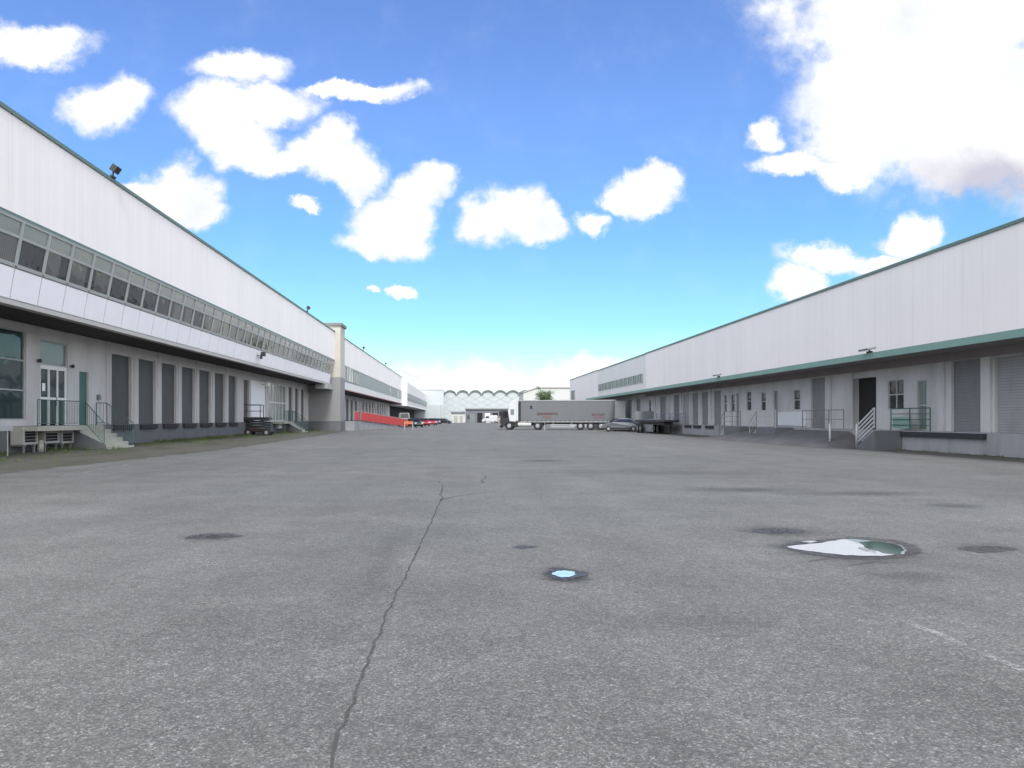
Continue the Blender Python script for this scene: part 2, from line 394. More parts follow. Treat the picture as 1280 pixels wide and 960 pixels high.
pline([gp(551, 626), gp(560, 622), gp(585, 618.5), gp(625, 614)], .04, .004, 'crack', M['tar'], jit=.08, sub=14, taper=True)
pline([gp(551, 626), gp(553, 610), gp(548, 596)], .03, .004, 'crack', M['tar'], jit=.08, sub=10, taper=True)
pline([gp(600, 604), gp(607, 598), gp(603, 590)], .05, .004, 'crack', M['tar'], jit=.1, sub=6, taper=True)
for px in ([(1010, 702), (1050, 697), (1090, 701)], [(1060, 707), (1095, 703), (1130, 708)], [(1130, 694), (1150, 690), (1168, 696)], [(920, 664), (955, 668), (985, 672)], [(640, 684.5), (655, 685.5), (672, 684)], [(232, 674), (250, 670), (275, 669.5), (300, 671)]):
    pline([gp(*q) for q in px], .022, .0055, 'crack', M['tar'], jit=.03, sub=8, taper=True)

# puddles: still water
def water():
    m, nt, b = newmat('puddle_water')
    b.inputs['Base Color'].default_value = (.72, .78, .80, 1); b.inputs['Metallic'].default_value = .62; b.inputs['Roughness'].default_value = .015
    b.inputs['IOR'].default_value = 1.9; b.inputs['Specular IOR Level'].default_value = .9
    return m
M['water'] = water()
def puddle(px, z=.007, mat='water'):
    pts = [Vector((*gp(*q), z)) for q in px]; n = len(pts); out = []
    for i in range(n):
        p0, p1, p2, p3 = pts[i-1], pts[i], pts[(i+1) % n], pts[(i+2) % n]
        for k in range(6):
            t = k / 6
            q = .5 * ((2*p1) + (p2-p0)*t + (2*p0-5*p1+4*p2-p3)*t*t + (3*p1-p0-3*p2+p3)*t**3)
            q.x += .03 * noise.noise(q * 6) + .02 * noise.noise(q * 19); q.y += .05 * noise.noise(q * 6 + Vector((5, 0, 0))) + .025 * noise.noise(q * 21); out.append(q)
    mb = MB(); mb.poly(out, [tuple(range(len(out)))])
    return tag(mb.build('damp_patch' if mat == 'damp' else 'puddle', M[mat]), kind='structure')
def dampmat():
    m, nt, b = newmat('damp_broken_asphalt')
    f = ramp(nt, noisef(nt, coords(nt, (1, .6, 1)), 4.5, 6, .75), [(.40, .12), (.60, .92)])
    tr = N(nt, 'ShaderNodeBsdfTransparent'); mx = N(nt, 'ShaderNodeMixShader')
    c2 = noisef(nt, coords(nt), 30, 4, .7)
    L(nt, mixc(nt, c2, (.03, .03, .032), (.075, .07, .07)), b.inputs['Base Color']); b.inputs['Roughness'].default_value = .45
    L(nt, f, mx.inputs[0]); L(nt, tr.outputs[0], mx.inputs[1]); L(nt, b.outputs[0], mx.inputs[2])
    L(nt, mx.outputs[0], nt.nodes['Material Output'].inputs['Surface']); return m
M['damp'] = dampmat()
puddle([(972, 683), (1000, 678), (1035, 674), (1062, 671.5), (1092, 672.5), (1124, 676), (1146, 683), (1152, 690), (1132, 697), (1090, 699.5), (1050, 698), (1008, 692)], .0045, 'damp')
puddle([(680, 717.5), (690, 712.5), (706, 710.5), (722, 713), (737, 717.5), (722, 722.5), (704, 725.5), (688, 722.5)], .0045, 'damp')
puddle([(230, 674), (240, 669.5), (262, 667.5), (288, 667.5), (304, 670.5), (288, 672), (262, 671), (245, 673.5)], .0045, 'damp')
puddle([(940, 664), (960, 660.5), (985, 661), (1008, 664), (990, 667), (960, 667)], .0045, 'damp')
puddle([(640, 684), (650, 682.6), (664, 682.8), (673, 684.3), (660, 685.8), (646, 685.4)], .0045, 'damp')
puddle([(1195, 686), (1220, 682.5), (1255, 683), (1272, 687), (1245, 691), (1215, 690)], .0045, 'damp')
puddle([(984, 684), (1012, 680.5), (1040, 677), (1062, 674.5), (1085, 676), (1112, 679), (1130, 684), (1133, 690), (1118, 694), (1080, 695.5), (1045, 693.5), (1010, 689)])
M['dark_water'] = plain('dark_green_water', (.035, .06, .05), .06, var=.4, scale=6)  # darker green part of the large puddle
puddle([(1076, 678.5), (1095, 677.6), (1112, 679.8), (1127, 684), (1130, 688.5), (1122, 692.2), (1108, 692.4), (1098, 689.5), (1088, 687.5), (1081, 684)], .0095, 'dark_water')
puddle([(690, 718), (696, 715), (706, 713.8), (716, 715), (722, 718), (715, 721), (704, 722), (695, 721)])
puddle([(1002, 678), (1012, 676.6), (1022, 677), (1013, 678.6)])

# ------------------------------------------------------------------ facades
def facade(mb, xa, xb, y0, y1, z0, z1, ops):
    """wall slab between xa..xb with real openings (y0,y1,z0,z1)"""
    ops = sorted(ops, key=lambda o: o[0]); y = y0
    for a, b, c, d in ops:
        mb.box(xa, xb, y, a, z0, z1)
        if d < z1 - .01: mb.box(xa, xb, a, b, d, z1)
        if c > z0 + .01: mb.box(xa, xb, a, b, z0, c)
        y = b
    mb.box(xa, xb, y, y1, z0, z1); return mb
def window_part(root, x, sgn, y0, y1, z0, z1, cols=1, rows=1, pane='pane', frame='frame', name='window', fw=.06):
    """frame with a pane as its sub-part; sgn=+1 when the road side is +X"""
    f = MB(); xi = x - sgn * .10
    f.box(xi, x, y0, y1, z0, z0+fw).box(xi, x, y0, y1, z1-fw, z1).box(xi, x, y0, y0+fw, z0+fw, z1-fw).box(xi, x, y1-fw, y1, z0+fw, z1-fw)
    for i in range(1, cols):
        c = y0 + (y1-y0) * i / cols; f.box(xi+sgn*.01, x-sgn*.01, c-fw/2, c+fw/2, z0+fw, z1-fw)
    for j in range(1, rows):
        c = z0 + (z1-z0) * j / rows; f.box(xi+sgn*.012, x-sgn*.012, y0+fw, y1-fw, c-fw/2, c+fw/2)
    o = f.build(name, M[frame], root)
    g_ = MB().box(xi+sgn*.03, xi+sgn*.045, y0+fw/2, y1-fw/2, z0+fw/2, z1-fw/2).build('pane', M[pane], o, off=ROOTLOC[root.name])
    return o

# ---------- left warehouse
XL = -17.7
LZ, SOF = 1.15, 5.29
lw = thing('warehouse', (XL, 40, 0), 'long white warehouse on the left with slanted window ribbon and dark loading doors', 'warehouse')
big = (26.5, 30.0, 1.38, 4.99); ent = (31.0, 33.15, 1.16, 4.78); gdoor = (34.15, 35.0, 1.16, 3.62)
shut = [(37.3 + 3.11*k, 37.3 + 3.11*k + (2.25 if k < 6 else 2.0), 1.16, 4.72) for k in range(7)]
narrow = (59.8, 61.4, 1.16, 4.6); panel = (61.9, 66.6, 1.16, 4.7); entry2 = (67.6, 74.4, 1.16, 4.75)
shut2 = [(75.3, 77.0, 1.16, 4.65), (78.2, 79.9, 1.16, 4.65), (81.1, 82.8, 1.16, 4.65)]
w = MB(); facade(w, XL, XL-.35, 8, 85, LZ, SOF, [big, ent, gdoor] + shut + [narrow, panel, entry2] + shut2)
for i in range(7):  # shallow piers standing proud between the loading doors
    w.box(XL+.05, XL-.01, shut[i][0]-.62, shut[i][0]-.22, LZ, SOF-.002)
w.build('wall', M['wall'], lw)
MB().box(XL-.36, XL-.5, 8, 85, LZ, SOF).build('dark_backing', M['dark'], lw)  # near-black sheet behind the openings, shade of the interior put into its colour
d = MB().box(XL+.03, XL-.6, 8, 85, -.3, LZ-.003); d.build('dock_base', M['dock'], lw)
b_ = MB()
for s in shut: b_.box(XL+.16, XL+.031, s[0]+.05, s[1]-.05, .88, 1.12)
b_.build('dock_bumper', M['rubber'], lw)
for s in shut + shut2:
    MB().box(XL-.16, XL-.24, s[0]+.002, s[1]-.002, s[2], s[3]-.002).build('loading_door', M['shutter_l'], lw)
MB().box(XL-.16, XL-.24, narrow[0]+.002, narrow[1]-.002, 1.16, narrow[3]-.002).build('loading_door', M['shutter_l'], lw)
window_part(lw, XL-.06, 1, *big, cols=2, rows=3, pane='pane_entry')
window_part(lw, XL-.05, 1, ent[0], ent[1], 3.72, ent[3], pane='pane_up', frame='frame', name='transom_window')
dr = MB()
for a, b2, c, d2 in ((31.0, 33.15, 3.55, 3.72), (31.0, 31.12, 1.16, 3.55), (33.03, 33.15, 1.16, 3.55), (31.7, 31.8, 1.16, 3.55), (32.38, 32.48, 1.16, 3.55),
                     (31.12, 31.7, 2.25, 2.36), (31.8, 32.38, 2.25, 2.36), (32.48, 33.03, 2.25, 2.36)):
    dr.box(XL-.05, XL-.14, a, b2, c, d2)
dro = dr.build('entrance_door', M['frame_white'], lw)
MB().box(XL-.10, XL-.11, 31.05, 33.1, 1.2, 3.6).build('pane', M['pane_entry'], dro, off=ROOTLOC[lw.name])
MB().box(XL-.049, XL-.02, 32.3, 32.34, 2.0, 2.4).build('handle', M['metal'], dro, off=ROOTLOC[lw.name])
MB().box(XL-.099, XL-.09, 31.3, 31.52, 2.62, 2.95).build('notice', M['white_panel'], dro, off=ROOTLOC[lw.name])
gd = MB().box(XL-.10, XL-.16, gdoor[0]+.002, gdoor[1]-.002, 1.16, gdoor[3]-.002).build('side_door', M['green_paint'], lw)
MB().box(XL-.04, XL-.098, 34.24, 34.28, 2.1, 2.24).build('handle', M['metal'], gd, off=ROOTLOC[lw.name])
MB().box(XL-.10, XL-.2, panel[0]+.002, panel[1]-.002, 1.16, panel[3]-.002).build('blank_panel', M['white_panel'], lw)
window_part(lw, XL-.06, 1, *entry2, cols=5, rows=2, pane='pane_green', frame='frame_white', name='glazed_entrance', fw=.09)
# the leaning ribbon
K = .5 / 2.81
def lean(x, y, z): return (x + (z - SOF) * K, y, z)
XF = -15.2
MB().box(XF+.05, XF-.3, 8, 85, SOF-.02, SOF+.14).build('fascia', M['fascia_l'], lw)
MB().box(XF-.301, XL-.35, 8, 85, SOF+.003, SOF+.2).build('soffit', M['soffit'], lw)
MB().box(XF-.02, XF-.3, 8, 85, SOF+.141, 8.12).map(lean).build('upper_wall', M['frame'], lw)
PITCH, Y0R = 1.605, 24.74 - 1.605*4
NB = int((85 - Y0R) / PITCH)
rootoff = ROOTLOC[lw.name]
# one bay, then copies of it and of its parts
def bay(y):
    f = MB(); e = y + PITCH
    f.box(XF-.02, XF+.05, y-.065, y+.065, 6.55, 8.08).box(XF-.02, XF+.045, y+.065, e-.065, 6.50, 6.62).box(XF-.02, XF+.045, y+.065, e-.065, 7.98, 8.08)
    f.box(XF-.02, XF+.04, y+.065, e-.065, 7.44, 7.53); f.map(lean)
    fo = f.build('window', M['frame'], lw)
    MB().box(XF-.019, XF, y+.066, e-.066, 6.621, 7.439).map(lean).build('pane', M['pane'], fo, off=rootoff)
    MB().box(XF-.018, XF+.002, y+.066, e-.066, 7.531, 7.979).map(lean).build('transom_pane', M['pane_up'], fo, off=rootoff)
    so = MB().box(XF-.018, XF+.02, y+.035, e-.035, 5.47, 6.46).map(lean).build('spandrel_panel', M['white_panel'], lw)
    return fo, so
f0, s0 = bay(Y0R)
for k in range(1, NB):
    for src in (f0, s0):
        c = copy_tree(src, lw); c.location = (0, k * PITCH, 0)
XC = -14.7; ROOF_L = 11.37
MB().box(XC, XC-36, 8, 84.98, 8.121, ROOF_L).build('cladding', M['clad_l'], lw)
MB().box(XC+.07, XC-.25, 8, 84.98, ROOF_L+.002, ROOF_L+.14).box(XC+.05, XC+.003, 8, 84.9, 8.08, 8.17).build('gutter', M['trim'], lw)
# fire wall tower at the far end
tw = MB().box(-14.0, -52, 85, 88.2, 1.12, 12.15); tw.mi = 1
tow = MB(); tow.box(-14.03, -18.6, 85, 88.2, 1.12, SOF+.9); towo = tow.build('tower', M['tower_grey'], lw)
MB().box(-14.03, -16.6, 85, 88.2, SOF+.902, 12.1).build('tower_head', M['tower_beige'], lw)
MB().box(-13.85, -16.9, 84.8, 88.4, 12.102, 12.42).build('tower_cap', M['cap'], lw)
MB().box(-13.98, -18.6, 85.03, 88.2, -.2, 1.118).build('tower_plinth', M['dock'], lw)
MB().box(-14.9, -16.2, 81.5, 84.9, 4.75, 5.27).build('duct', M['frame'], lw)

# ---------- second and third warehouses down the left side
l2 = thing('warehouse', (-16, 135, 0), 'white and grey warehouse beyond the beige tower, red line along its canopy edge', 'warehouse')
MB().box(XC, XC-36, 88.21, 180, 8.1, ROOF_L).build('cladding', M['clad_l'], l2)
MB().box(XC+.06, XC-.25, 88.21, 180, ROOF_L+.002, ROOF_L+.12).build('gutter', M['trim'], l2)
MB().box(XC-.05, XC-36, 88.21, 180, 6.0, 8.098).build('ribbon', M['ribbon_dull'], l2)
MB().box(XC+.02, XC-.6, 88.21, 180, 5.1, 5.998).build('spandrel', M['clad_seg'], l2)
MB().box(XC+.05, XC-.1, 88.21, 180, 4.98, 5.098).build('canopy_edge', plain('faded_red', (.32, .12, .13), .6), l2)
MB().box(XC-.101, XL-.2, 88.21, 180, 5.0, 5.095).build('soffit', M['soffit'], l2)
for i in range(6):
    y = 92.5 + i * 2.05
    window_part(l2, XC+.04, 1, y, y+1.9, 6.25, 7.95, cols=1, pane='pane_dark', frame='frame_white' if i in (1, 2) else 'frame')
for y in (150.5, 168): window_part(l2, XC+.04, 1, y, y+2, 6.3, 7.9)
ops2 = [(94 + 4.6*i, 96.6 + 4.6*i, 1.15, 4.4) for i in range(18)]
MB().box(-17.7, -18.1, 88.21, 180, 1.15, 5.0)
w2 = MB(); facade(w2, -17.7, -18.0, 88.21, 180, 1.15, 4.998, ops2); w2.build('wall', M['wall'], l2)
MB().box(-18.01, -18.1, 88.21, 180, 1.15, 4.998).build('dark_backing', M['dark'], l2)  # dark sheet standing in for the unlit inside
for i, s in enumerate(ops2):
    if i % 5 == 2: window_part(l2, -17.75, 1, *s, cols=2, rows=2, pane='pane_up', frame='frame_white')
    else: MB().box(-17.85, -17.93, s[0]+.002, s[1]-.002, s[2]+.002, s[3]-.002).build('loading_door', M['shutter_l'], l2)
MB().box(-17.0, -18.3, 88.21, 180, -.2, 1.148).build('dock_base', M['dock'], l2)
l3 = thing('warehouse', (-15, 240, 0), 'third pale warehouse at the far left end with wide open dark bay', 'warehouse')
MB().box(-13.5, -50, 180.01, 296, 4.75, 10.3).build('cladding', M['clad_seg'], l3)
MB().box(-13.49, -13.2, 181, 295, 6.1, 7.6).build('ribbon', M['ribbon_dull'], l3)
MB().box(-13.45, -15.6, 179.9, 180.008, 4.75, 10.3).build('end_wall', M['white_panel'], l3)
MB().box(-13.4, -17.4, 180.01, 280, 4.5, 4.748).build('canopy', M['white_panel'], l3)
MB().box(-17.6, -18.6, 180.01, 296, -.1, 4.498).build('wall', M['dark'], l3)  # near-black slab, stands in for the shade inside the open bay
# loading ramp with red hoarding on the left
rp = thing('loading_ramp', (-13, 100, 0), 'concrete loading ramp sloping from the second warehouse dock to the yard', 'ramp')
rm = MB()
A, B = (-12.9, 93.5), (-8.6, 115)
rm.poly([(A[0], A[1], 1.1), (B[0], B[1], .06), (-12.2, 117, .06), (-16.95, 93.5, 1.1), (A[0], A[1], -.1), (B[0], B[1], -.1), (-12.2, 117, -.1), (-16.95, 93.5, -.1)],
        [(0, 1, 2, 3), (0, 4, 5, 1), (1, 5, 6, 2), (2, 6, 7, 3), (3, 7, 4, 0), (4, 7, 6, 5)])
rm.build('slope', M['dock_pale'], rp)
MB().box(-12.9, -16.95, 88.25, 93.49, -.1, 1.1).build('landing', M['dock_pale'], rp)
def red_panel(x, y, z, ang, slope, first=None):
    r = thing('barrier_panel', (x, y, z), 'red barrier panel with pale top rail beside the loading ramp', 'barrier', 'red barrier panels along the ramp', rz=ang, world=False) if first is None else copy_tree(first)
    if first is None:
        MB().box(0, 1.96, -.02, .02, .08, 1.12).build('sheet', M['red'], r)
        MB().box(0, 1.96, -.03, .03, 1.121, 1.19).build('top_rail', M['pink'], r)
        MB().box(0, .06, -.04, .04, -.02, .079).box(1.9, 1.96, -.04, .04, -.02, .079).build('foot', M['rubber'], r)
    r.location = (x, y, z); r.rotation_euler = (0, slope, ang); return r
ang = math.atan2(B[1]-A[1], B[0]-A[0]); Ln = math.hypot(B[1]-A[1], B[0]-A[0]); sl = math.atan2(1.04, Ln)
first = None
NP = 11
for i in range(NP):
    t = i / NP
    p = red_panel(A[0]+(B[0]-A[0])*t+.12, A[1]+(B[1]-A[1])*t, 1.14-1.04*t, ang, sl, first); first = first or p
    if i: p['label'] = 'red barrier panel with pale top rail beside the loading ramp'
for y in (89.2, 91.3): red_panel(-13.0, y, 1.13, R(90), 0, first)
# barricade with orange board on white legs
bc = thing('barricade', (-6.9, 95, 0), 'orange and white folding barricade standing in front of the red barriers', 'barricade')
q = MB()
for sx in (-.55, .55):
    for sy in (-.3, .3): q.tube((-6.9+sx, 95+sy, 0), (-6.9+sx*.9, 95, 1.05), .035)
q.build('legs', M['white_rail'], bc)
MB().box(-7.45, -6.35, 94.96, 95.04, .72, 1.08).build('board', M['orange'], bc)

# ---------- right warehouse
XR = 20.6; RZ = .9; SR = 4.18; ROOF_R = 8.65
rw = thing('warehouse', (XR, 45, 0), 'long white warehouse on the right with green canopy edge over its loading dock', 'warehouse')
rops = [(23.2, 28.6, .9, 3.8, 'pale'), (29.4, 31.15, .9, 3.84, 'sh'), (32.8, 33.5, .9, 3.17, 'glassdoor'), (34.5, 35.8, 1.87, 3.3, 'win'), (36.8, 38.95, .9, 3.53, 'open'),
        (42.0, 43.7, .9, 3.8, 'sh'), (45.1, 46.0, 1.95, 3.22, 'win'), (48.3, 48.9, .9, 3.24, 'door'), (50.2, 51.0, 1.95, 3.26, 'win'), (52.7, 53.6, 2.0, 3.4, 'win'),
        (55.1, 55.6, .9, 3.3, 'door'), (55.9, 56.7, 1.95, 3.3, 'win'), (57.6, 58.2, 1.95, 3.3, 'win'), (58.9, 60.6, .9, 3.7, 'sh'), (62, 63.7, .9, 3.7, 'sh'), (64.6, 66.3, .9, 3.7, 'sh'),
        (67.2, 69, .9, 3.7, 'pale'), (70.2, 72.1, .9, 3.7, 'sh'), (74.9, 77.1, .9, 3.7, 'sh'), (80.7, 81.7, 1.9, 3.5, 'win')]
w = MB(); facade(w, XR, XR+.3, 8, 82.7, RZ, SR+.25, [o[:4] for o in rops])
w.box(XR-.10, XR-.002, 31.5, 31.95, RZ, SR-.01).box(XR-.08, XR-.002, 28.75, 29.25, RZ, SR-.01).box(XR-.08, XR-.002, 38.9, 39.2, RZ, SR-.01).box(XR-.08, XR-.002, 41.2, 41.5, RZ, SR-.01)
for y in (61.1, 64.0, 66.6, 69.4, 73.3, 78.8): w.box(XR-.08, XR-.002, y, y+.25, RZ, SR-.01)
w.build('wall', M['wall_r'], rw)
MB().box(XR+.31, XR+.45, 8, 82.7, RZ, SR).build('dark_backing', M['dark'], rw)  # dark sheet close behind the wall, gives the open doorway its interior shade
MB().box(XR-.07, XR-.003, 44.2, 48.1, 1.0, 1.85).build('white_dado', M['dado'], rw)
for o in rops:
    a, b2, c, d2, t = o
    if t in ('sh', 'pale'): MB().box(XR+.12, XR+.2, a+.002, b2-.002, c+.002, d2-.002).build('roller_shutter', M['shutter_r' if t == 'sh' else 'shutter_pale'], rw)
    elif t == 'win': window_part(rw, XR+.03, -1, a, b2, c, d2, cols=2 if b2-a > 1 else 1, rows=2)
    elif t == 'glassdoor': window_part(rw, XR+.03, -1, a, b2, c, d2, rows=2, pane='pane_green', frame='frame', name='door')
    elif t == 'door': MB().box(XR+.08, XR+.13, a+.002, b2-.002, c+.002, d2-.002).build('door', M['grey_rail'], rw)
dk = MB().box(20.0, XR+.5, 8, 82.7, -.2, RZ-.003); dk.build('dock_base', M['dock_pale'], rw)
MB().box(19.88, 19.998, 28.2, 33.7, .66, .86).build('dock_bumper', M['rubber'], rw)
for ya, yb in ((58.8, 60.7), (61.9, 63.8), (64.5, 66.4)): MB().box(19.9, 19.998, ya, yb, .66, .86).build('dock_bumper', M['rubber'], rw)
MB().box(XR-.1, XR+30, 8, 82.7, 4.47, ROOF_R).build('cladding', M['clad_r'], rw)
MB().box(XR-.17, XR+.2, 8, 82.7, ROOF_R+.002, ROOF_R+.13).build('gutter', M['trim'], rw)
MB().box(18.7, 18.85, 8, 112, SR, 4.46).build('canopy_edge', M['fascia_r'], rw)
MB().box(18.851, XR+.3, 8, 112, SR+.03, SR+.2).build('canopy_soffit', M['soffit_r'], rw)
MB().box(XR-.14, XR-.101, 8, 82.7, 3.86, SR+.028).box(XR-.10, XR-.012, 8, 82.7, 3.95, SR+.027).build('brown_wall_band', M['soffit_r'], rw)  # brown band along the wall top, in the soffit material

r2 = thing('warehouse', (XR, 97, 0), 'greyer right-hand warehouse section with a row of upper windows, behind the parked trailer', 'warehouse')
MB().box(XR-.08, XR+30, 82.71, 112, 4.47, ROOF_R-.02).build('cladding', M['clad_seg'], r2)
MB().box(XR-.15, XR+.2, 82.71, 112, ROOF_R-.018, ROOF_R+.1).build('gutter', M['trim'], r2)
for i in range(11):
    y = 84 + 2.5*i; window_part(r2, XR-.17, -1, y, y+2.1, 5.55, 6.55, cols=2, pane='pane_dark', frame='frame')
ops = [(85.5+4.4*i, 87.6+4.4*i, .9, 3.7) for i in range(6)]
w = MB(); facade(w, XR, XR+.3, 82.71, 112, RZ, SR+.02, ops); w.build('wall', M['wall_r'], r2)
MB().box(XR+.31, XR+.45, 82.71, 112, RZ, SR).build('dark_backing', M['dark'], r2)  # same near-black sheet in place of a shaded interior
for s in ops: MB().box(XR+.12, XR+.2, s[0]+.002, s[1]-.002, s[2]+.002, s[3]-.002).build('roller_shutter', M['shutter_r'], r2)
MB().box(20.0, XR+.5, 82.71, 112, -.2, RZ-.003).build('dock_base', M['dock'], r2)
r3 = thing('warehouse', (XR, 126, 0), 'farthest right-hand white warehouse section with a single small window', 'warehouse')
MB().box(XR-.12, XR+30, 112.01, 141, 0, ROOF_R+.05).build('cladding', M['clad_r'], r3)
MB().box(XR-.2, XR+.2, 112.01, 141.1, ROOF_R+.052, ROOF_R+.15).build('gutter', M['trim'], r3)
window_part(r3, XR-.22, -1, 134.5, 138.5, 4.9, 6.6, cols=2, pane='pane_dark')

# ramp of old asphalt against the right dock
ra = thing('asphalt_ramp', (19, 45, 0), 'dark asphalt bank sloping up from the yard to the right dock', 'ramp')
pts = []; nY, nX = 40, 6
for i in range(nY + 1):
    y = 36.2 + (56-36.2) * i / nY
    hgt = .78 * min(1, (i+.001)/4, (nY-i+.001)/10)
    for j in range(nX + 1):
        f = j / nX; x = 19.98 - (2.5 + .25*noise.noise((y*.4, 0, 0))) * f
        pts.append((x, y, max(.004, hgt * (1-f)**.85 + .006 + .03*noise.noise((x, y, 1))*(1 if 0 < j < nX else 0))))
M['ramp'] = plain('ramp_asphalt', (.075, .075, .08), .9, var=.35, scale=1.2, bump=.6, dirt=((.14, .14, .13), .5))
MB().poly(pts, [(i*(nX+1)+j, (i+1)*(nX+1)+j, (i+1)*(nX+1)+j+1, i*(nX+1)+j+1) for i in range(nY) for j in range(nX)]).build('slope', M['ramp'], ra, smooth=True)

# ------------------------------------------------------------------ steps and railings
def railing(pts, h=1.05, bars=.13, r=.02, rb=.009, mids=1):
    mb = MB()
    for a, c in zip(pts, pts[1:]):
        a, c = Vector(a), Vector(c); up = Vector((0, 0, h))
        mb.tube(a+up, c+up, r, n=6); 
        if bars: mb.tube(a+up*.1, c+up*.1, r*.7, n=6)
        else:
            for k in range(1, mids+1): mb.tube(a+up*k/(mids+1), c+up*k/(mids+1), r*.7, n=6)
        ln = (c-a).length
        if bars:
            nb = int(ln / bars)
            for k in range(1, nb): q = a.lerp(c, k/nb); mb.tube(q+up*.1, q+up, rb, n=4)
        npst = max(1, round(ln/1.6))
        for k in range(npst+1): q = a.lerp(c, k/npst); mb.tube(q, q+up, r*1.1, n=6)
    return mb
st = thing('entrance_steps', (-17, 32.7, 0), 'pale concrete entrance steps with green bar railing by the green door', 'steps', 'left dock entrance steps')
sm = MB()
for k in range(5):
    sm.box(-17.2 + .28*k, -16.92 + .28*k - .001, 32.7, 35.6, .0, 1.12 - .19*(k+1))
sm.build('step', M['step'], st)
MB().box(-17.66, -16.6, 28.9, 32.69, .95, 1.14).box(-17.66, -17.21, 32.7, 35.6, .0, 1.14).build('landing', M['step'], st)
MB().box(-17.2, -15.75, 32.58, 32.685, .02, .30).poly([(-17.25, 32.60, .3), (-15.8, 32.60, .3), (-17.25, 32.60, 1.0), (-17.25, 32.68, .3), (-15.8, 32.68, .3), (-17.25, 32.68, 1.0)],
   [(0, 1, 2), (3, 5, 4), (0, 3, 4, 1), (1, 4, 5, 2), (2, 5, 3, 0)]).build('side_wall', M['dock'], st)
railing([(-16.63, 28.95, 1.14), (-16.63, 32.6, 1.14), (-15.8, 32.6, .2)]).build('railing', M['teal_rail'], st)
railing([(-17.6, 35.56, 1.14), (-17.1, 35.56, 1.14), (-15.85, 35.56, .2)]).build('railing', M['teal_rail'], st)
st2 = copy_tree(st); st2.location = (-17, 72.6, 0); st2['label'] = 'mossy concrete steps with teal railing near the tower, beyond the lift'

def dock_steps(name, yl0, yl1, n, label, mat_rail, bars=0, mids=2, wdt=1.1, depth=.28):
    """landing on the right dock edge with a flight descending away along the wall"""
    t = thing(name, (19.5, yl0, 0), label, 'steps')
    x0, x1 = 19.98 - wdt, 19.975
    MB().box(x0, x1, yl0, yl1, 0, RZ-.02).build('landing', M['dock'], t)
    s_ = MB(); hz = (RZ-.02)/n
    for k in range(n-1): s_.box(x0+.05, x1, yl1+.001+depth*k, yl1+depth*(k+1), 0, RZ-.02-hz*(k+1))
    s_.build('step', M['step'], t)
    railing([(x0+.05, yl0+.05, RZ-.02), (x0+.05, yl1, RZ-.02), (x0+.05, yl1+depth*(n-1), .1)], bars=bars, mids=mids, r=.025).build('railing', mat_rail, t)
    return t
dock_steps('dock_steps', 44.6, 47.6, 5, 'right dock steps with white rails in front of the white dado panel', M['white_rail'])
dock_steps('dock_steps', 50.3, 53.4, 5, 'right dock steps with grey rails beside the line of small windows', M['grey_rail'])
t = thing('dock_steps', (19.4, 34, 0), 'nearest right dock steps with pale slatted rails beside the dark open doorway', 'steps')
s_ = MB()
for k in range(4): s_.box(18.85, 19.97, 33.72+.3*k, 34.02+.3*k-.001, 0, .9-.18*(k+1))
s_.build('step', M['step'], t)
MB().box(18.74, 19.97, 33.6, 33.715, 0, .885).build('end_wall', M['dock'], t)
MB().box(18.75, 18.849, 33.72, 35.2, 0, .12).poly([(18.76, 33.72, .12), (18.76, 35.1, .12), (18.76, 33.72, .88), (18.84, 33.72, .12), (18.84, 35.1, .12), (18.84, 33.72, .88)],
   [(0, 1, 2), (3, 5, 4), (0, 3, 4, 1), (1, 4, 5, 2), (2, 5, 3, 0)]).build('side_wall', M['dock'], t)
rl = MB()
for k in range(5):
    rl.box(18.78, 18.83, 33.72, 33.76, 1.0, 1.95) if k == 0 else None
    z = 1.05 + .2*k
    rl.poly([(18.78, 33.76, z), (18.78, 35.1, z-.75), (18.78, 35.1, z-.65), (18.78, 33.76, z+.1), (18.82, 33.76, z), (18.82, 35.1, z-.75), (18.82, 35.1, z-.65), (18.82, 33.76, z+.1)],
            [(0, 1, 2, 3), (7, 6, 5, 4), (0, 4, 5, 1), (1, 5, 6, 2), (2, 6, 7, 3), (3, 7, 4, 0)])
rl.build('slatted_rail', M['white_rail'], t)
t = thing('dock_railing', (20.05, 33, RZ), 'grey guard railing with a pale sheet on the dock edge before the glass door', 'railing')
railing([(20.06, 31.7, RZ), (20.06, 34.6, RZ)], h=1.0, bars=0, mids=3, r=.025).build('rail', M['teal_rail'], t)
MB().box(20.08, 20.10, 33.1, 34.5, RZ+.1, RZ+.62).build('sheet', M['green_paint'] if 0 else M['fascia_r'], t)
t = thing('dock_railing', (20.05, 42, RZ), 'dark guard railing on the right dock before the tall grey shutter', 'railing')
railing([(20.06, 38.9, RZ), (20.06, 43.6, RZ)], h=1.0, bars=0, mids=1, r=.025).build('rail', M['grey_rail'], t)
t = thing('dock_railing', (20.05, 70, RZ), 'blue-grey guard railing on the right dock behind the flatbed trailer', 'railing')
railing([(20.06, 66.5, RZ), (20.06, 78, RZ)], h=1.0, bars=0, mids=2, r=.03).build('rail', plain('blue_rail', (.16, .2, .27), .5), t)
# bollards by the open doorway
def bollard(x, y, lab):
    o = MB().tube((x, y, 0), (x, y, 1.15), .06, n=10).ball((x, y, 1.15), .06).build('bollard', M['white_rail'], None, smooth=True)
    # origin at its foot
    for v in o.data.vertices: v.co.x -= x; v.co.y -= y
    o.location = (x, y, 0); return tag(o, lab, 'bollard', 'bollards by the open doorway')
bollard(19.0, 35.6, 'pale steel bollard at the foot of the nearest right dock steps')
bollard(18.7, 37.6, 'pale steel bollard standing alone on the ramp edge before the dark doorway')

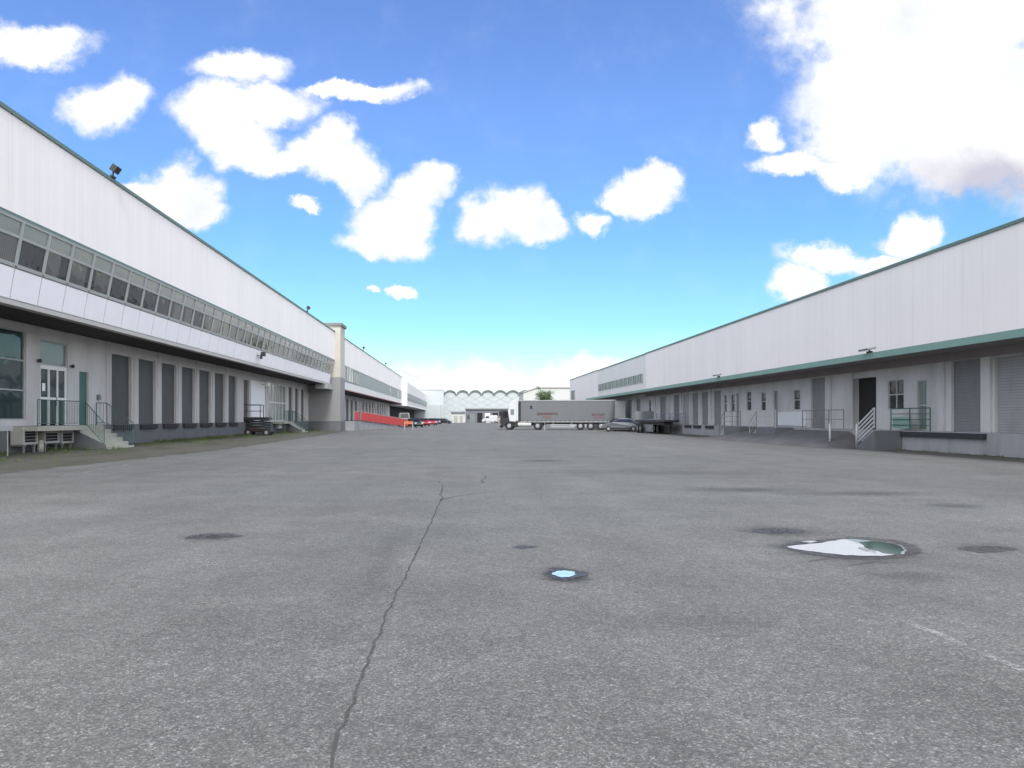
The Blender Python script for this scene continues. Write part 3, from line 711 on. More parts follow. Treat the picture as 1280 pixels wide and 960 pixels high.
# ------------------------------------------------------------------ lamps, boxes, condensers
def flood(x, y, z, lab, sgn=1, low=False):
    t = thing('floodlight', (x, y, z), lab, 'floodlight', 'floodlights on the warehouses')
    MB().box(x-.05, x+.05, y-.18, y+.18, z, z+.08).tube((x, y, z+.05), (x, y, z+(.14 if low else .3)), .035).build('bracket', M['black'], t)
    hd = MB(); hd.box(-.13, .13, -.2, .2, -.15, .15) if not low else hd.box(-.2, .2, -.42, .42, -.05, .05)
    a = R(35)*sgn if not low else R(-12)
    hh_ = .36 if not low else .17
    hd.map(lambda X, Y, Z: (x+sgn*.1 + X*math.cos(a)+Z*math.sin(a), y+Y, z+hh_ - X*math.sin(a)+Z*math.cos(a)))
    ho = hd.build('lamp_head', M['grey_rail' if low else 'black'], t, bevel=.02)
    return t
flood(-14.6, 30.9, ROOF_L+.14, 'black floodlight on the left roof edge, the nearest one')
flood(-14.6, 69.6, ROOF_L+.14, 'black floodlight on the left roof edge just before the tower')
flood(-14.6, 108.7, ROOF_L+.12, 'small black floodlight on the roof edge just beyond the tower')
flood(-14.6, 140, ROOF_L+.12, 'small black floodlight farthest along the left roof edge')
flood(18.72, 34.0, 4.46, 'floodlight lying on the green canopy edge above the dark doorway', -1, True)
flood(18.72, 54.0, 4.46, 'floodlight on the green canopy edge above the small dock windows', -1, True)
t = thing('spotlight', (-15.0, 54.2, 6.05), 'small dark spotlight on an arm at the white panels under the window ribbon', 'spotlight')
MB().tube((-15.05, 54.2, 6.05), (-14.6, 54.1, 6.1), .03).build('arm', M['black'], t)
MB().box(-14.72, -14.42, 53.9, 54.25, 6.0, 6.3).box(-14.95, -14.8, 54.5, 54.8, 5.85, 6.05).build('lamp_head', M['black'], t, bevel=.02)
for y, z, lab in ((30.75, 3.85, 'left small wall lamp beside the entrance transom window'), (33.35, 3.8, 'right small wall lamp between the entrance and the green door')):
    t = thing('wall_lamp', (XL, y, z), lab, 'wall lamp', 'wall lamps at the entrance')
    MB().box(XL+.002, XL+.06, y-.06, y+.06, z-.06, z+.06).build('base', M['metal'], t)
    MB().ball((XL+.13, y, z), .085).build('lamp_shade', M['black'], t, smooth=True)
t = thing('globe_lamp', (XL+.1, 65.5, 4.45), 'white globe lamp under the left canopy by the glazed entrance', 'lamp')
MB().box(XL+.002, XL+.05, 65.4, 65.6, 4.4, 4.5).tube((XL+.03, 65.5, 4.45), (XL+.25, 65.5, 4.45), .02).build('bracket', M['metal'], t)
MB().ball((XL+.42, 65.5, 4.5), .24, 14, 8).build('globe', M['lamp_glass'], t, smooth=True)
t = thing('junction_box', (XL, 35.9, 2.6), 'small grey box on the wall right of the green door', 'box')
MB().box(XL+.002, XL+.12, 35.75, 36.0, 2.35, 2.6).build('casing', M['grey_rail'], t, bevel=.01)

def condenser(y0, y1, z0, z1, lab):
    t = thing('condenser_unit', (XL+.5, (y0+y1)/2, z0), lab, 'air conditioner', 'condenser units under the landing')
    xo, xi = XL+.62, XL+.12
    MB().box(xi, xo-.05, y0, y1, z0, z1).box(xo-.05, xo, y0, y0+.1, z0, z1).box(xo-.05, xo, y1-.1, y1, z0, z1).box(xo-.05, xo, y0+.1, y1-.1, z0, z0+.09).box(xo-.05, xo, y0+.1, y1-.1, z1-.09, z1).build('casing', M['ac'], t)
    gr = MB().box(xo-.049, xo-.04, y0+.1, y1-.1, z0+.09, z1-.09)
    gr.build('grille_dark_sheet', M['dark'], t)  # near-black sheet standing in for the dark inside of the casing
    fn = MB(); c = ((y0+y1)/2, (z0+z1)/2)
    for k in range(3): fn.box(xo-.03, xo-.015, y0+.1, y1-.1, z0+.17+.13*k, z0+.19+.13*k)
    fn.build('grille', M['metal'], t)
    br = MB()
    for yy in (y0+.12, y1-.2): br.box(XL+.035, xo, yy, yy+.06, z0-.07, z0-.003).box(xo-.1, xo-.04, yy, yy+.06, .05, z0-.07)
    br.build('bracket', M['metal'], t)
condenser(28.75, 29.75, .42, 1.12, 'condenser unit left of the landing, under the big window')
condenser(30.2, 31.35, .42, .93, 'condenser unit under the landing, left of the pair')
condenser(31.5, 32.5, .38, .93, 'condenser unit under the landing, next to the steps')
o = MB().tube((0, 0, 0), (0, 0, .42), .14, .12, n=12).ball((0, 0, .42), .12, sz=.6).build('canister', M['ac'], None, smooth=True); o.location = (-17.1, 29.95, .1)
tag(o, 'pale canister standing on the dirt between the condenser units', 'canister')
o = MB().box(-.02, .02, -.75, .75, 0, .19).build('blank_board', M['white_rail'], None, bevel=.004); o.location = (-16.4, 26.2, 1.0)
tag(o, 'plain white board at the left edge below the big window', 'board')
MB_post = None
t = bpy.data.objects['blank_board']
for yy in (-.5, .5): MB().tube((-.03, yy, -.95), (-.03, yy, .05), .025).build('post', M['metal'], t, off=(0, 0, 0))
for y, lab in ((70.6, 'white cabinet on the left dock front, the left of two'), (73.2, 'white cabinet on the left dock front, beside the mossy steps')):
    t = thing('wall_cabinet', (XL+.05, y, .45), lab, 'cabinet', 'cabinets on the dock front')
    MB().box(XL+.031, XL+.3, y-.8, y+.8, .45, 1.0).build('casing', M['white_rail'], t, bevel=.02)
    MB().box(XL+.301, XL+.315, y-.72, y-.03, .5, .95).box(XL+.301, XL+.315, y+.03, y+.72, .5, .95).build('door', M['white_panel'], t)

# ------------------------------------------------------------------ wheels, lift, vehicles
def wheel(root, x, y, r, wd, rim=M['metal'], name='wheel', axis='y', off=(0, 0, 0), rr=.55):
    """wheel whose axle runs along the thing's local X or Y"""
    mb = MB(); n = 20; prof = [(-wd/2, r*.6), (-wd/2, r*.92), (-wd*.38, r), (wd*.38, r), (wd/2, r*.92), (wd/2, r*.6)]
    pts = []; 
    for i in range(n):
        a = 2*math.pi*i/n
        for (u, q) in prof:
            pts.append((x+q*math.cos(a), y+u, r+q*math.sin(a)) if axis == 'y' else (x+u, y+q*math.cos(a), r+q*math.sin(a)))
    k = len(prof)
    mb.poly(pts, [(i*k+j, ((i+1) % n)*k+j, ((i+1) % n)*k+j+1, i*k+j+1) for i in range(n) for j in range(k-1)])
    mb.poly([pts[i*k] for i in range(n)], [tuple(range(n))]); mb.poly([pts[i*k+k-1] for i in range(n)], [tuple(range(n))])
    o = mb.build(name, M['rubber'], root, smooth=False)
    rm = MB()
    e = wd/2+.012
    for sgn in (-1, 1):
        if axis == 'y': rm.tube((x, y+sgn*(e-.03), r), (x, y+sgn*e, r), r*rr, r*rr*.8, n=14)
        else: rm.tube((x+sgn*(e-.03), y, r), (x+sgn*e, y, r), r*rr, r*rr*.8, n=14)
    rm.build('rim', rim, o, off=(0, 0, 0)); return o

# dark platform lift parked at the left dock (local: x along its length)
lf = thing('platform_lift', (-16.9, 60.8, 0), 'dark platform lift with folded deck and guard rails parked at the left dock', 'lift', world=False)
ch = MB().box(-1.2, 1.2, -.7, .7, .32, .62).box(-1.3, -1.2, -.55, .55, .3, .8); ch.build('chassis', M['black'], lf, bevel=.02)
arms = MB()
for k in range(3):
    for sy in (-.5, .45):
        z0, z1 = .64+.22*k, .84+.22*k
        for (za, zb) in ((z0, z1), (z1, z0)):
            arms.poly([(-1.05, sy, za), (1.05, sy, zb), (1.05, sy, zb+.07), (-1.05, sy, za+.07), (-1.05, sy+.05, za), (1.05, sy+.05, zb), (1.05, sy+.05, zb+.07), (-1.05, sy+.05, za+.07)],
                      [(0, 1, 2, 3), (7, 6, 5, 4), (0, 4, 5, 1), (1, 5, 6, 2), (2, 6, 7, 3), (3, 7, 4, 0)])
arms.build('scissor_arms', M['black'], lf)
MB().box(-1.25, 1.1, -.72, .72, 1.30, 1.55).build('deck', M['black'], lf, bevel=.015)
railing([(-1.2, -.68, 1.55), (.4, -.68, 1.55), (.4, .68, 1.55), (-1.2, .68, 1.55), (-1.2, -.68, 1.55)], h=1.0, bars=0, mids=1, r=.03).build('guard_rail', M['black'], lf)
for wx in (-.55, .9):
    for wy in (-.72, .72): wheel(lf, wx, wy, .3, .22)
MB().box(-.35, .35, -.78, -.701, .45, .75).build('battery_box', plain('dull_maroon', (.06, .03, .03), .6, world=False), lf, bevel=.01)
lf.rotation_euler.z = R(4)

def car(name, loc, rz, pm, label, group='cars parked in the yard', van=False):
    """local: x forward (length 4.3), origin on the ground"""
    r = thing(name, loc, label, 'van' if van else 'car', group, rz=rz, world=False)
    if van:
        top = [(-2.4, .45), (-2.42, 2.25), (-2.2, 2.42), (1.1, 2.42), (1.75, 1.45), (2.35, 1.2), (2.5, .9), (2.5, .4)]
    else:
        top = [(-2.1, .38), (-2.15, .75), (-2.05, .98), (-1.7, 1.02), (-1.1, 1.42), (-.5, 1.48), (.25, 1.46), (.95, 1.0), (1.75, .88), (2.1, .72), (2.15, .38)]
    hw = .95 if van else .87
    def width(z): return hw if z < 1.0 else hw - (z-1.0) * (.08 if van else .38)
    b = MB(); n = len(top)
    pts = [(x, -width(z), z) for x, z in top] + [(x, width(z), z) for x, z in top]
    b.poly(pts, [tuple(range(n)), tuple(range(2*n-1, n-1, -1))] + [(i, i+n, (i+1) % n+n, (i+1) % n) for i in range(n)])
    b.box(-1.9, 1.9, -hw*.85, hw*.85, .2, .379)
    bo = b.build('body', pm, r, bevel=.06)
    gl = MB()
    if van:
        gl.poly([(1.16, -.72, 2.32), (1.72, -.78, 1.52), (1.72, .78, 1.52), (1.16, .72, 2.32)], [(0, 1, 2, 3)]).map(lambda x, y, z: (x+.03, y, z+.02))
        for sy in (-1, 1): gl.poly([(1.5, sy*(hw-.02), 1.5), (.3, sy*(hw-.02), 1.5), (.3, sy*(hw-.075), 2.15), (1.05, sy*(hw-.075), 2.15)], [(0, 1, 2, 3)])
    else:
        gl.poly([(.33, -.64, 1.42), (.9, -.78, 1.05), (.9, .78, 1.05), (.33, .64, 1.42)], [(0, 1, 2, 3)]).map(lambda x, y, z: (x+.02, y, z+.02))
        gl.poly([(-1.14, -.64, 1.36), (-1.62, -.78, 1.06), (-1.62, .78, 1.06), (-1.14, .64, 1.36)], [(0, 1, 2, 3)]).map(lambda x, y, z: (x-.02, y, z+.03))
        for sy in (-1, 1):
            gl.poly([(.78, sy*(width(1.06)+.012), 1.06), (-1.35, sy*(width(1.06)+.012), 1.06), (-1.0, sy*(width(1.36)+.012), 1.36), (.28, sy*(width(1.38)+.012), 1.38)], [(0, 1, 2, 3)])
    gl.build('windows', M['carglass'], r)
    fx, bx = (2.5, -2.42) if van else (2.13, -2.13)
    for sy in (-1, 1):
        MB().box(fx-.12, fx+.02, sy*.58-.16, sy*.58+.16, .62, .78).build('headlight', M['headlamp'], r)
        MB().box(bx-.02, bx+.1, sy*.66-.12, sy*.66+.12, .72, .9).build('tail_light', M['tail'], r)
    for wx in ((-1.5, 1.55) if van else (-1.3, 1.35)):
        for sy in (-1, 1): wheel(r, wx, sy*(hw-.06), .34 if van else .31, .2)
    return r
car('car', (17.5, 81.5, 0), R(168), P['grey'], 'dark grey hatchback parked behind the flatbed trailer near the right dock')
car('car', (18.2, 86.2, 0), R(95), P['black'], 'black car parked against the right dock just past the grey hatchback')
car('car', (-7.9, 121, 0), R(-65), P['black'], 'black car parked at the end of the red barriers')
c2 = car('car', (-7.6, 142, 0), R(-70), P['red'], 'red car parked behind the black car by the red barriers')
car('car', (-6.6, 158, 0), R(-78), P['red'], 'second red car in the left row, farther than the first', )
car('car', (-6.6, 186, 0), R(-80), P['blue'], 'dark blue car in the left row beyond the red cars')
car('car', (-5.1, 205, 0), R(-20), P['black'], 'black car standing across the end of the left row')
car('car', (-9.6, 163, 0), R(-85), P['silver'], 'silver car parked nearest the third warehouse')
car('car', (-9.0, 196, 0), R(-85), P['silver'], 'farther silver car parked by the third warehouse')
car('van', (-10.5, 133, 0), R(-82), P['silver'], 'silver grey van parked under the end of the left warehouse', van=True)
car('van', (8.6, 232, 0), R(180), P['white'], 'white van parked in front of the low dark grey building', van=True)

# ---- articulated truck: tractor + curtain trailer. local x runs front to rear, near side at y=0, far side y=2.5
AL = R(-10)
tr = thing('semi_trailer', (7.05, 93, 0), 'grey curtain-sided semi trailer with dark red lettering, parked across the yard', 'trailer', rz=AL, world=False)
TL = 12.0
MB().box(.02, TL, .03, 2.47, 1.08, 3.66).build('curtain_side', M['curtain_side'], tr, bevel=.02)
rl = MB().box(0, TL+.02, -.005, 2.505, 3.62, 3.74).box(-.0, .12, 0, 2.5, 1.0, 3.62).box(TL-.1, TL+.02, 0, 2.5, 1.0, 3.62)
rl.build('frame', M['metal'], tr)
MB().box(-.02, .30, -.01, .028, 1.05, 3.6).build('dark_gap_strip', M['black'], tr)  # black strip laid on the side for the dark gap behind the cab
MB().box(.02, TL, 0, 2.5, .96, 1.075).build('side_rail', M['metal'], tr)
MB().box(.8, TL-.1, .75, .95, .72, .958).box(.8, TL-.1, 1.55, 1.75, .72, .958).build('chassis', M['black'], tr)
st_ = MB()
for k in range(20): st_.box(.55+.58*k, .60+.58*k, -.012, .028, 1.02, 1.28)
st_.build('curtain_straps', M['black'], tr)
MB().box(4.0, 7.0, .05, .10, .35, .46).box(4.0, 7.0, .05, .10, .58, .69).box(4.3, 4.36, .05, .1, .3, .95).box(6.6, 6.66, .05, .1, .3, .95).build('side_guard', M['trailer_white'], tr)
MB().box(3.2, 3.32, .35, .47, .05, .95).box(3.12, 3.4, .28, .55, 0, .05).build('landing_leg', M['metal'], tr)
for wx in (7.7, 8.95, 10.2):
    for wy in (.3, 2.2): wheel(tr, wx, wy, .5, .34)
MB().box(10.9, 11.8, .1, .5, .4, .9).build('tool_box', M['black'], tr)
MB().box(TL+.03, TL+1.15, -.05, .0, 1.05, 3.6).build('rear_door', M['trailer_white'], tr)
# unreadable dark red lettering: rows of small blocks
rr = random.Random(3)
def letter_row(x0, x1, z, h, mat, nm):
    mb = MB(); x = x0
    while x < x1:
        wd = rr.uniform(.13, .24)
        mb.box(x, x+.045, .006, .026, z, z+h)
        if rr.random() < .75: mb.box(x+.046, x+wd, .007, .026, z+h*.72, z+h*.98)
        if rr.random() < .7: mb.box(x+.046, x+wd, .007, .026, z+h*.02, z+h*.26)
        mb.box(x+wd-.04, x+wd, .004, .026, z+h*.1, z+h*.9)
        x += wd+.07
    return mb.build(nm, mat, tr)
letter_row(2.35, 4.75, 1.88, .30, M['maroon'], 'lettering')
letter_row(3.1, 4.1, 1.45, .26, M['rose'], 'lettering')
letter_row(9.1, 10.7, 1.80, .26, M['maroon'], 'lettering')
letter_row(9.35, 10.5, 1.48, .18, M['rose'], 'lettering')
MB().box(1.45, 1.75, .006, .026, 2.65, 3.05).build('emblem', M['black'], tr)

tc = thing('truck_tractor', (7.05, 93, 0), 'truck tractor with black front and tall white sleeper cab, coupled to the grey trailer', 'truck', rz=AL, world=False)
MB().prism([(-2.25, .45), (-2.3, 1.5), (-2.15, 2.35), (-1.9, 2.5), (-1.15, 2.5), (-1.15, .6), (-1.45, .45)], .08, 2.42).box(-.66, -.1, .1, 2.4, .35, 1.04).build('cab_front', M['black'], tc, bevel=.06)
MB().prism([(-1.14, 1.05), (-1.35, 2.3), (-1.2, 3.2), (-.75, 3.75), (-.25, 3.85), (-.25, 1.05)], .04, 2.46).build('sleeper', M['truck_white'], tc, bevel=.07)
MB().box(-.245, -.05, .03, .12, 1.2, 3.8).build('side_fairing', M['truck_white'], tc)
MB().box(-2.33, -2.27, .25, 2.25, 1.6, 2.3).build('windscreen', M['carglass'], tc)
MB().poly([(-2.0, .07, 1.55), (-1.3, .07, 1.55), (-1.3, .07, 2.3), (-1.9, .07, 2.3)], [(0, 1, 2, 3)]).build('side_window', M['carglass'], tc)
MB().box(-1.0, -.55, .02, .035, 1.9, 2.6).build('side_trim', M['grey_rail'], tc)
MB().box(-2.45, -2.32, -.12, .02, 1.75, 2.35).tube((-2.2, .1, 2.3), (-2.38, -.05, 2.3), .025).build('mirror', M['black'], tc, bevel=.02)
MB().box(-2.36, -2.2, .1, 2.4, .28, .6).build('bumper', M['black'], tc, bevel=.03)
for sy in (.35, 2.15): MB().box(-2.39, -2.34, sy-.18, sy+.18, .62, .8).build('headlight', M['headlamp'], tc)
MB().box(1.75, 3.6, .03, .5, .955, 1.05).box(2.95, 3.05, .05, .5, .35, 1.0).box(-1.1, 3.3, .8, 1.0, .55, .85).box(-1.1, 3.3, 1.5, 1.7, .55, .85).build('chassis', M['black'], tc)
MB().tube((-.05, .12, .66), (1.6, .12, .66), .26, n=14).build('fuel_tank', M['trailer_white'], tc)
for wx in (-1.2, 2.4):
    for wy in (.25, 2.25): wheel(tc, wx, wy, .52, .34 if wx < 0 else .5)

# flatbed trailer at the right dock (runs along the dock)
ft = thing('flatbed_trailer', (18.7, 71.5, 0), 'dark flatbed trailer with stake posts parked along the right dock', 'trailer', world=False)
MB().box(-1.0, 1.0, -4.4, 4.4, 1.12, 1.3).build('deck', M['black'], ft, bevel=.02)
MB().box(-.5, -.35, -4.3, 4.3, .85, 1.118).box(.35, .5, -4.3, 4.3, .85, 1.118).build('chassis', M['black'], ft)
MB().box(-.95, .95, 4.41, 4.5, 1.12, 2.2).build('headboard', M['grey_rail'], ft)
for wy in (2.2, 3.4):
    for wx in (-.85, .85): wheel(ft, wx, wy, .46, .28, axis='x')
for wx in (-.6, .6): MB().box(wx-.06, wx+.06, -3.0, -2.88, .04, .85).box(wx-.14, wx+.14, -3.06, -2.82, 0, .04).build('landing_leg', M['black'], ft)
MB().box(-.99, -.9, -4.4, -1.0, 1.302, 1.42).box(-.9, .3, -2.5, 1.0, 1.302, 1.36).build('load_board', M['grey_rail'], ft)

# ------------------------------------------------------------------ person in pale clothes before the truck
def person(loc, rz):
    V = [(0, 0, .95, .13), (0, 0, 1.15, .125), (0, 0, 1.36, .15), (0, .0, 1.5, .06), (0, 0.01, 1.60, .075), (0, 0.015, 1.70, .08),
         (-.19, 0, 1.40, .06), (-.25, .02, 1.15, .045), (-.24, .10, .92, .035), (.19, 0, 1.40, .06), (.25, .02, 1.15, .045), (.24, .10, .92, .035),
         (-.10, 0, .88, .10), (-.12, .03, .50, .07), (-.12, 0, .10, .05), (-.13, .14, .04, .04), (.10, 0, .88, .10), (.13, .0, .50, .07), (.14, -.04, .10, .05), (.15, .10, .04, .04)]
    E = [(0, 1), (1, 2), (2, 3), (3, 4), (4, 5), (2, 6), (6, 7), (7, 8), (2, 9), (9, 10), (10, 11), (0, 12), (12, 13), (13, 14), (14, 15), (0, 16), (16, 17), (17, 18), (18, 19)]
    me = bpy.data.meshes.new('person'); me.from_pydata([v[:3] for v in V], E, [])
    o = bpy.data.objects.new('person', me); COL.objects.link(o)
    md = o.modifiers.new('skin', 'SKIN'); sv = me.skin_vertices[0].data if me.skin_vertices else None
    if sv is None:
        bm = bmesh.new(); bm.from_mesh(me); bm.verts.layers.skin.verify(); bm.to_mesh(me); bm.free(); sv = me.skin_vertices[0].data
    for i, v in enumerate(V): sv[i].radius = (v[3], v[3] * (.8 if i in (1, 2) else 1)); sv[i].use_root = (i == 0)
    o.modifiers.new('sub', 'SUBSURF').render_levels = 2
    me.materials.append(M['cloth_pale']); o.location = loc; o.rotation_euler.z = rz
    tag(o, 'person in pale clothes standing in front of the truck cab', 'person')
    hd = MB().ball((0, .012, 1.67), .115, 14, 10, 1.15).build('head', M['skin'], None, smooth=True); hd.parent = o
    hr = MB().ball((0, -.012, 1.705), .122, 14, 10, 1.0).build('hair', M['cloth_dark'], None, smooth=True); hr.parent = o
    for sx in (-1, 1):
        hn = MB().ball((.235*sx, .12, .86), .035, 8, 6, 1.4)
        for k in range(4): hn.tube((.235*sx-.02+.014*k, .13, .83), (.235*sx-.018+.013*k, .14, .75+.006*abs(k-1)), .008, .006, n=5)
        hn.tube((.235*sx-.03*sx, .13, .86), (.235*sx-.045*sx, .155, .80), .01, .008, n=5)
        ho = hn.build('hand', M['skin'], None, smooth=True); ho.parent = o
    return o
person((4.85, 95.5, 0), R(200))

# ------------------------------------------------------------------ far end
fw_ = thing('arched_warehouse', (8, 285, 0), 'distant white warehouse with a row of barrel arched roofs closing the yard', 'warehouse')
YA = 280
wl = MB(); X0 = -7.0; PW = 4.75
for k in range(8):
    cx = X0 + PW*(k+.5); n = 14; r_ = PW/2 - .12
    prof = [(cx - PW/2, 0), (cx - PW/2, 10.3)] + [(cx - r_*math.cos(math.pi*i/n), 10.3 + 1.5*math.sin(math.pi*i/n)) for i in range(n+1)] + [(cx + PW/2, 10.3), (cx + PW/2, 0)]
    wl.prism(prof, YA, YA+.4)
wl.build('wall', M['clad_far'], fw_)
rf = MB()
for k in range(8):
    cx = X0 + PW*(k+.5); n = 14
    for i in range(n):
        a0, a1 = math.pi*i/n, math.pi*(i+1)/n
        q0, q1 = (PW/2*math.cos(a0), 1.95*math.sin(a0)), (PW/2*math.cos(a1), 1.95*math.sin(a1))
        rf.poly([(cx-q0[0], YA-.5, 10.25+q0[1]), (cx-q1[0], YA-.5, 10.25+q1[1]), (cx-q1[0], YA+30, 10.25+q1[1]), (cx-q0[0], YA+30, 10.25+q0[1]),
                 (cx-q0[0]*.86, YA-.5, 10.25+q0[1]*.72), (cx-q1[0]*.86, YA-.5, 10.25+q1[1]*.72)], [(0, 1, 2, 3), (0, 4, 5, 1)])
rf.build('arched_roof', plain('arch_roof', (.10, .13, .13), .7), fw_)
cr = MB()
for k in range(8):
    for j in range(3):
        x0 = X0 + PW*k+.3; x1 = x0 + PW - .6; z0 = 3 + 2.3*j; z1 = z0 + 2.2
        for (za, zb) in ((z0, z1), (z1, z0)):
            cr.poly([(x0, YA-.06, za), (x1, YA-.06, zb), (x1, YA-.06, zb+.12), (x0, YA-.06, za+.12)], [(0, 1, 2, 3)])
cr.build('bracing', plain('brace', (.33, .37, .39), .6), fw_)
pb = MB().box(-7.02, -20, YA-3, YA+30, 0, 12.0); pb.build('side_hall', M['clad_far'], fw_)
MB().box(-6.9, -20.1, YA-3.1, YA-2.9, 12.002, 12.3).build('side_hall_trim', M['frame'], fw_)
MB().box(-8, -20, YA-9, YA-3.01, 0, 6.4).build('lean_to', M['clad_far'], fw_)
lb = thing('low_building', (9, 252, 0), 'low dark grey flat-roofed building before the arched warehouse', 'building')
w = MB(); lops = [(2.4+2.6*k, 4.2+2.6*k, 0, 3.3) for k in range(5)]
y_ = 250; x = 1.1
for a, b2, c, d2 in lops: w.box(x, a, y_, y_+.3, 0, 4.4).box(a, b2, y_, y_+.3, d2, 4.4); x = b2
w.box(x, 17.2, y_, y_+.3, 0, 4.4).box(1.1, 17.2, y_+.31, y_+8, 0, 4.4)
w.build('wall', M['greywall'], lb)
MB().box(.9, 17.4, y_-.4, y_+8.2, 4.402, 4.8).build('roof_edge', M['cap'], lb)
for i, s in enumerate(lops): MB().box(s[0]+.01, s[1]-.01, y_+.1, y_+.2, 0, s[3]-.01).build('door', [M['grey_rail'], M['dark'], M['white_panel'], M['dark'], M['shutter_r']][i], lb)  # the near-black ones stand in for dark, unlit openings
for xx, i in ((1.6, 0), (12.9, 1)):
    MB().box(xx, xx+.8, y_-.05, y_-.002, 1.2, 2.6).build('window', M['pane'], lb)
sh = thing('shed', (-1.5, 246, 0), 'small cream shed with dark roof band left of the low grey building', 'shed')
MB().box(-3.6, .8, 245, 250, 0, 3.0).build('wall', M['cream'], sh)
MB().box(-3.8, .95, 244.8, 250, 3.002, 3.7).build('roof', M['greywall'], sh)
MB().box(-2.8, -1.6, 244.93, 244.998, 0, 2.3).box(-.9, .1, 244.93, 244.998, 0, 2.3).build('door', M['step'], sh)
cb = thing('gabled_building', (25, 205, 0), 'distant cream building with low gable roof behind the tree', 'building')
MB().prism([(16.5, 0), (16.5, 8.4), (20.2, 9.7), (40, 9.7), (40, 0)], 200, 215).build('wall', M['cream'], cb)
MB().prism([(16.3, 8.4), (16.3, 8.62), (20.2, 9.95), (40.1, 9.95), (40.1, 9.72), (20.2, 9.72)], 199.7, 215.3).build('roof', plain('salmon_roof', (.42, .38, .34), .8), cb)

# tree beyond the trailer
def tree(x, y, hh, wd, lab):
    t = thing('tree', (x, y, 0), lab, 'tree'); rg = random.Random(11)
    tk = MB(); tk.tube((x, y, 0), (x+.1, y, hh*.45), .22, .15); tips = []
    for k in range(9):
        a = k * 2.4; e = Vector((x + math.cos(a)*wd*.33*rg.uniform(.6, 1), y + math.sin(a)*wd*.33, hh*rg.uniform(.6, .85)))
        tk.tube((x+.05, y, hh*rg.uniform(.3, .45)), e, .09, .03, n=6); tips.append(e)
    tips.append(Vector((x-.5, y, hh*.9))); tips.append(Vector((x+.9, y, hh*.78)))
    tk.build('trunk', M['bark'], t)
    lv = MB()
    for e in tips:
        for c in range(7):
            cc = e + Vector((rg.gauss(0, .55), rg.gauss(0, .55), rg.gauss(0, .45)))
            for j in range(55):
                p = cc + Vector((rg.gauss(0, .28), rg.gauss(0, .28), rg.gauss(0, .24)))
                u = Vector((rg.uniform(-1, 1), rg.uniform(-1, 1), rg.uniform(-1, 1))).normalized(); v = u.orthogonal().normalized(); s_ = rg.uniform(.07, .13)
                lv.poly([p-u*s_, p+v*s_*.6, p+u*s_, p-v*s_*.6], [(0, 1, 2, 3)])
    lv.build('crown', M['leaf'], t)
tree(18.6, 168, 8.4, 4.6, 'small green tree rising behind the grey trailer')

# overhead cables
for (a, c, sag, lab) in (((-14.5, 96, 11.6), (20.4, 100, 10.4), .6, 'thin overhead cable between the roofs, the higher one'), ((-14.5, 120, 11.7), (-1, 279, 12.2), 1.2, 'thin overhead cable running to the arched warehouse')):
    a, c = Vector(a), Vector(c); mb = MB(); pr = a
    for i in range(1, 25):
        f = i/24; q = a.lerp(c, f); q.z -= 4*sag*f*(1-f); mb.tube(pr, q, .014, n=4); pr = q
    o = mb.build('overhead_cable', M['cap'], None, off=tuple(a)); o.location = a; tag(o, lab, 'cable')

# grass tufts along the walls: stuff
gr = MB(); rg = random.Random(5)
def tuft(x, y, z, n, h):
    for k in range(n):
        a = rg.uniform(0, 6.28); r_ = rg.uniform(0, .09); px_, py_ = x + r_*math.cos(a), y + r_*math.sin(a)
        dx, dy = math.cos(a)*h*.5*rg.random(), math.sin(a)*h*.5*rg.random(); w_ = .008
        gr.poly([(px_-w_, py_, z), (px_+w_, py_, z), (px_+dx, py_+dy, z+h*rg.uniform(.5, 1))], [(0, 1, 2)])
for k in range(2600):
    y = rg.uniform(20, 84); x = -17.6 + abs(rg.gauss(0, 1.2))
    if noise.noise((x*.5, y*.35, 2)) > -.05 and x < -12.2: tuft(x, y, .02 + .06*max(0, 1-(x+17.6)/3), 9, rg.uniform(.05, .30))
for k in range(300):
    y = rg.uniform(20, 36) if k % 2 else rg.uniform(56, 80); tuft(19.9 - abs(rg.gauss(0, .3)), y, .01, 7, rg.uniform(.05, .16))
for k in range(200): tuft(rg.uniform(19.0, 19.9), rg.uniform(38, 44), .3, 6, rg.uniform(.06, .2))
tag(gr.build('grass', M['grass']), 'thin grass and weeds along the foot of the docks', 'grass', kind='stuff')

# ------------------------------------------------------------------ sky, sun, camera
SUN_EL, SUN_AZ = 46, 171              # azimuth measured from +Y towards +X
wd = bpy.data.worlds.new('World'); S.world = wd; wd.use_nodes = True
nt = wd.node_tree; bg = nt.nodes['Background']
sky = N(nt, 'ShaderNodeTexSky', sky_type='NISHITA'); sky.sun_disc = False
sky.sun_elevation = R(SUN_EL); sky.sun_rotation = R(SUN_AZ); sky.dust_density = .5; sky.ozone_density = 2.0; sky.air_density = 1.0
tcn = N(nt, 'ShaderNodeTexCoord'); sp = N(nt, 'ShaderNodeSeparateXYZ'); L(nt, tcn.outputs['Generated'], sp.inputs[0])
ysafe = mth(nt, 'MAXIMUM', sp.outputs[1], .05)
u = mth(nt, 'DIVIDE', sp.outputs[0], ysafe); v = mth(nt, 'DIVIDE', sp.outputs[2], ysafe)
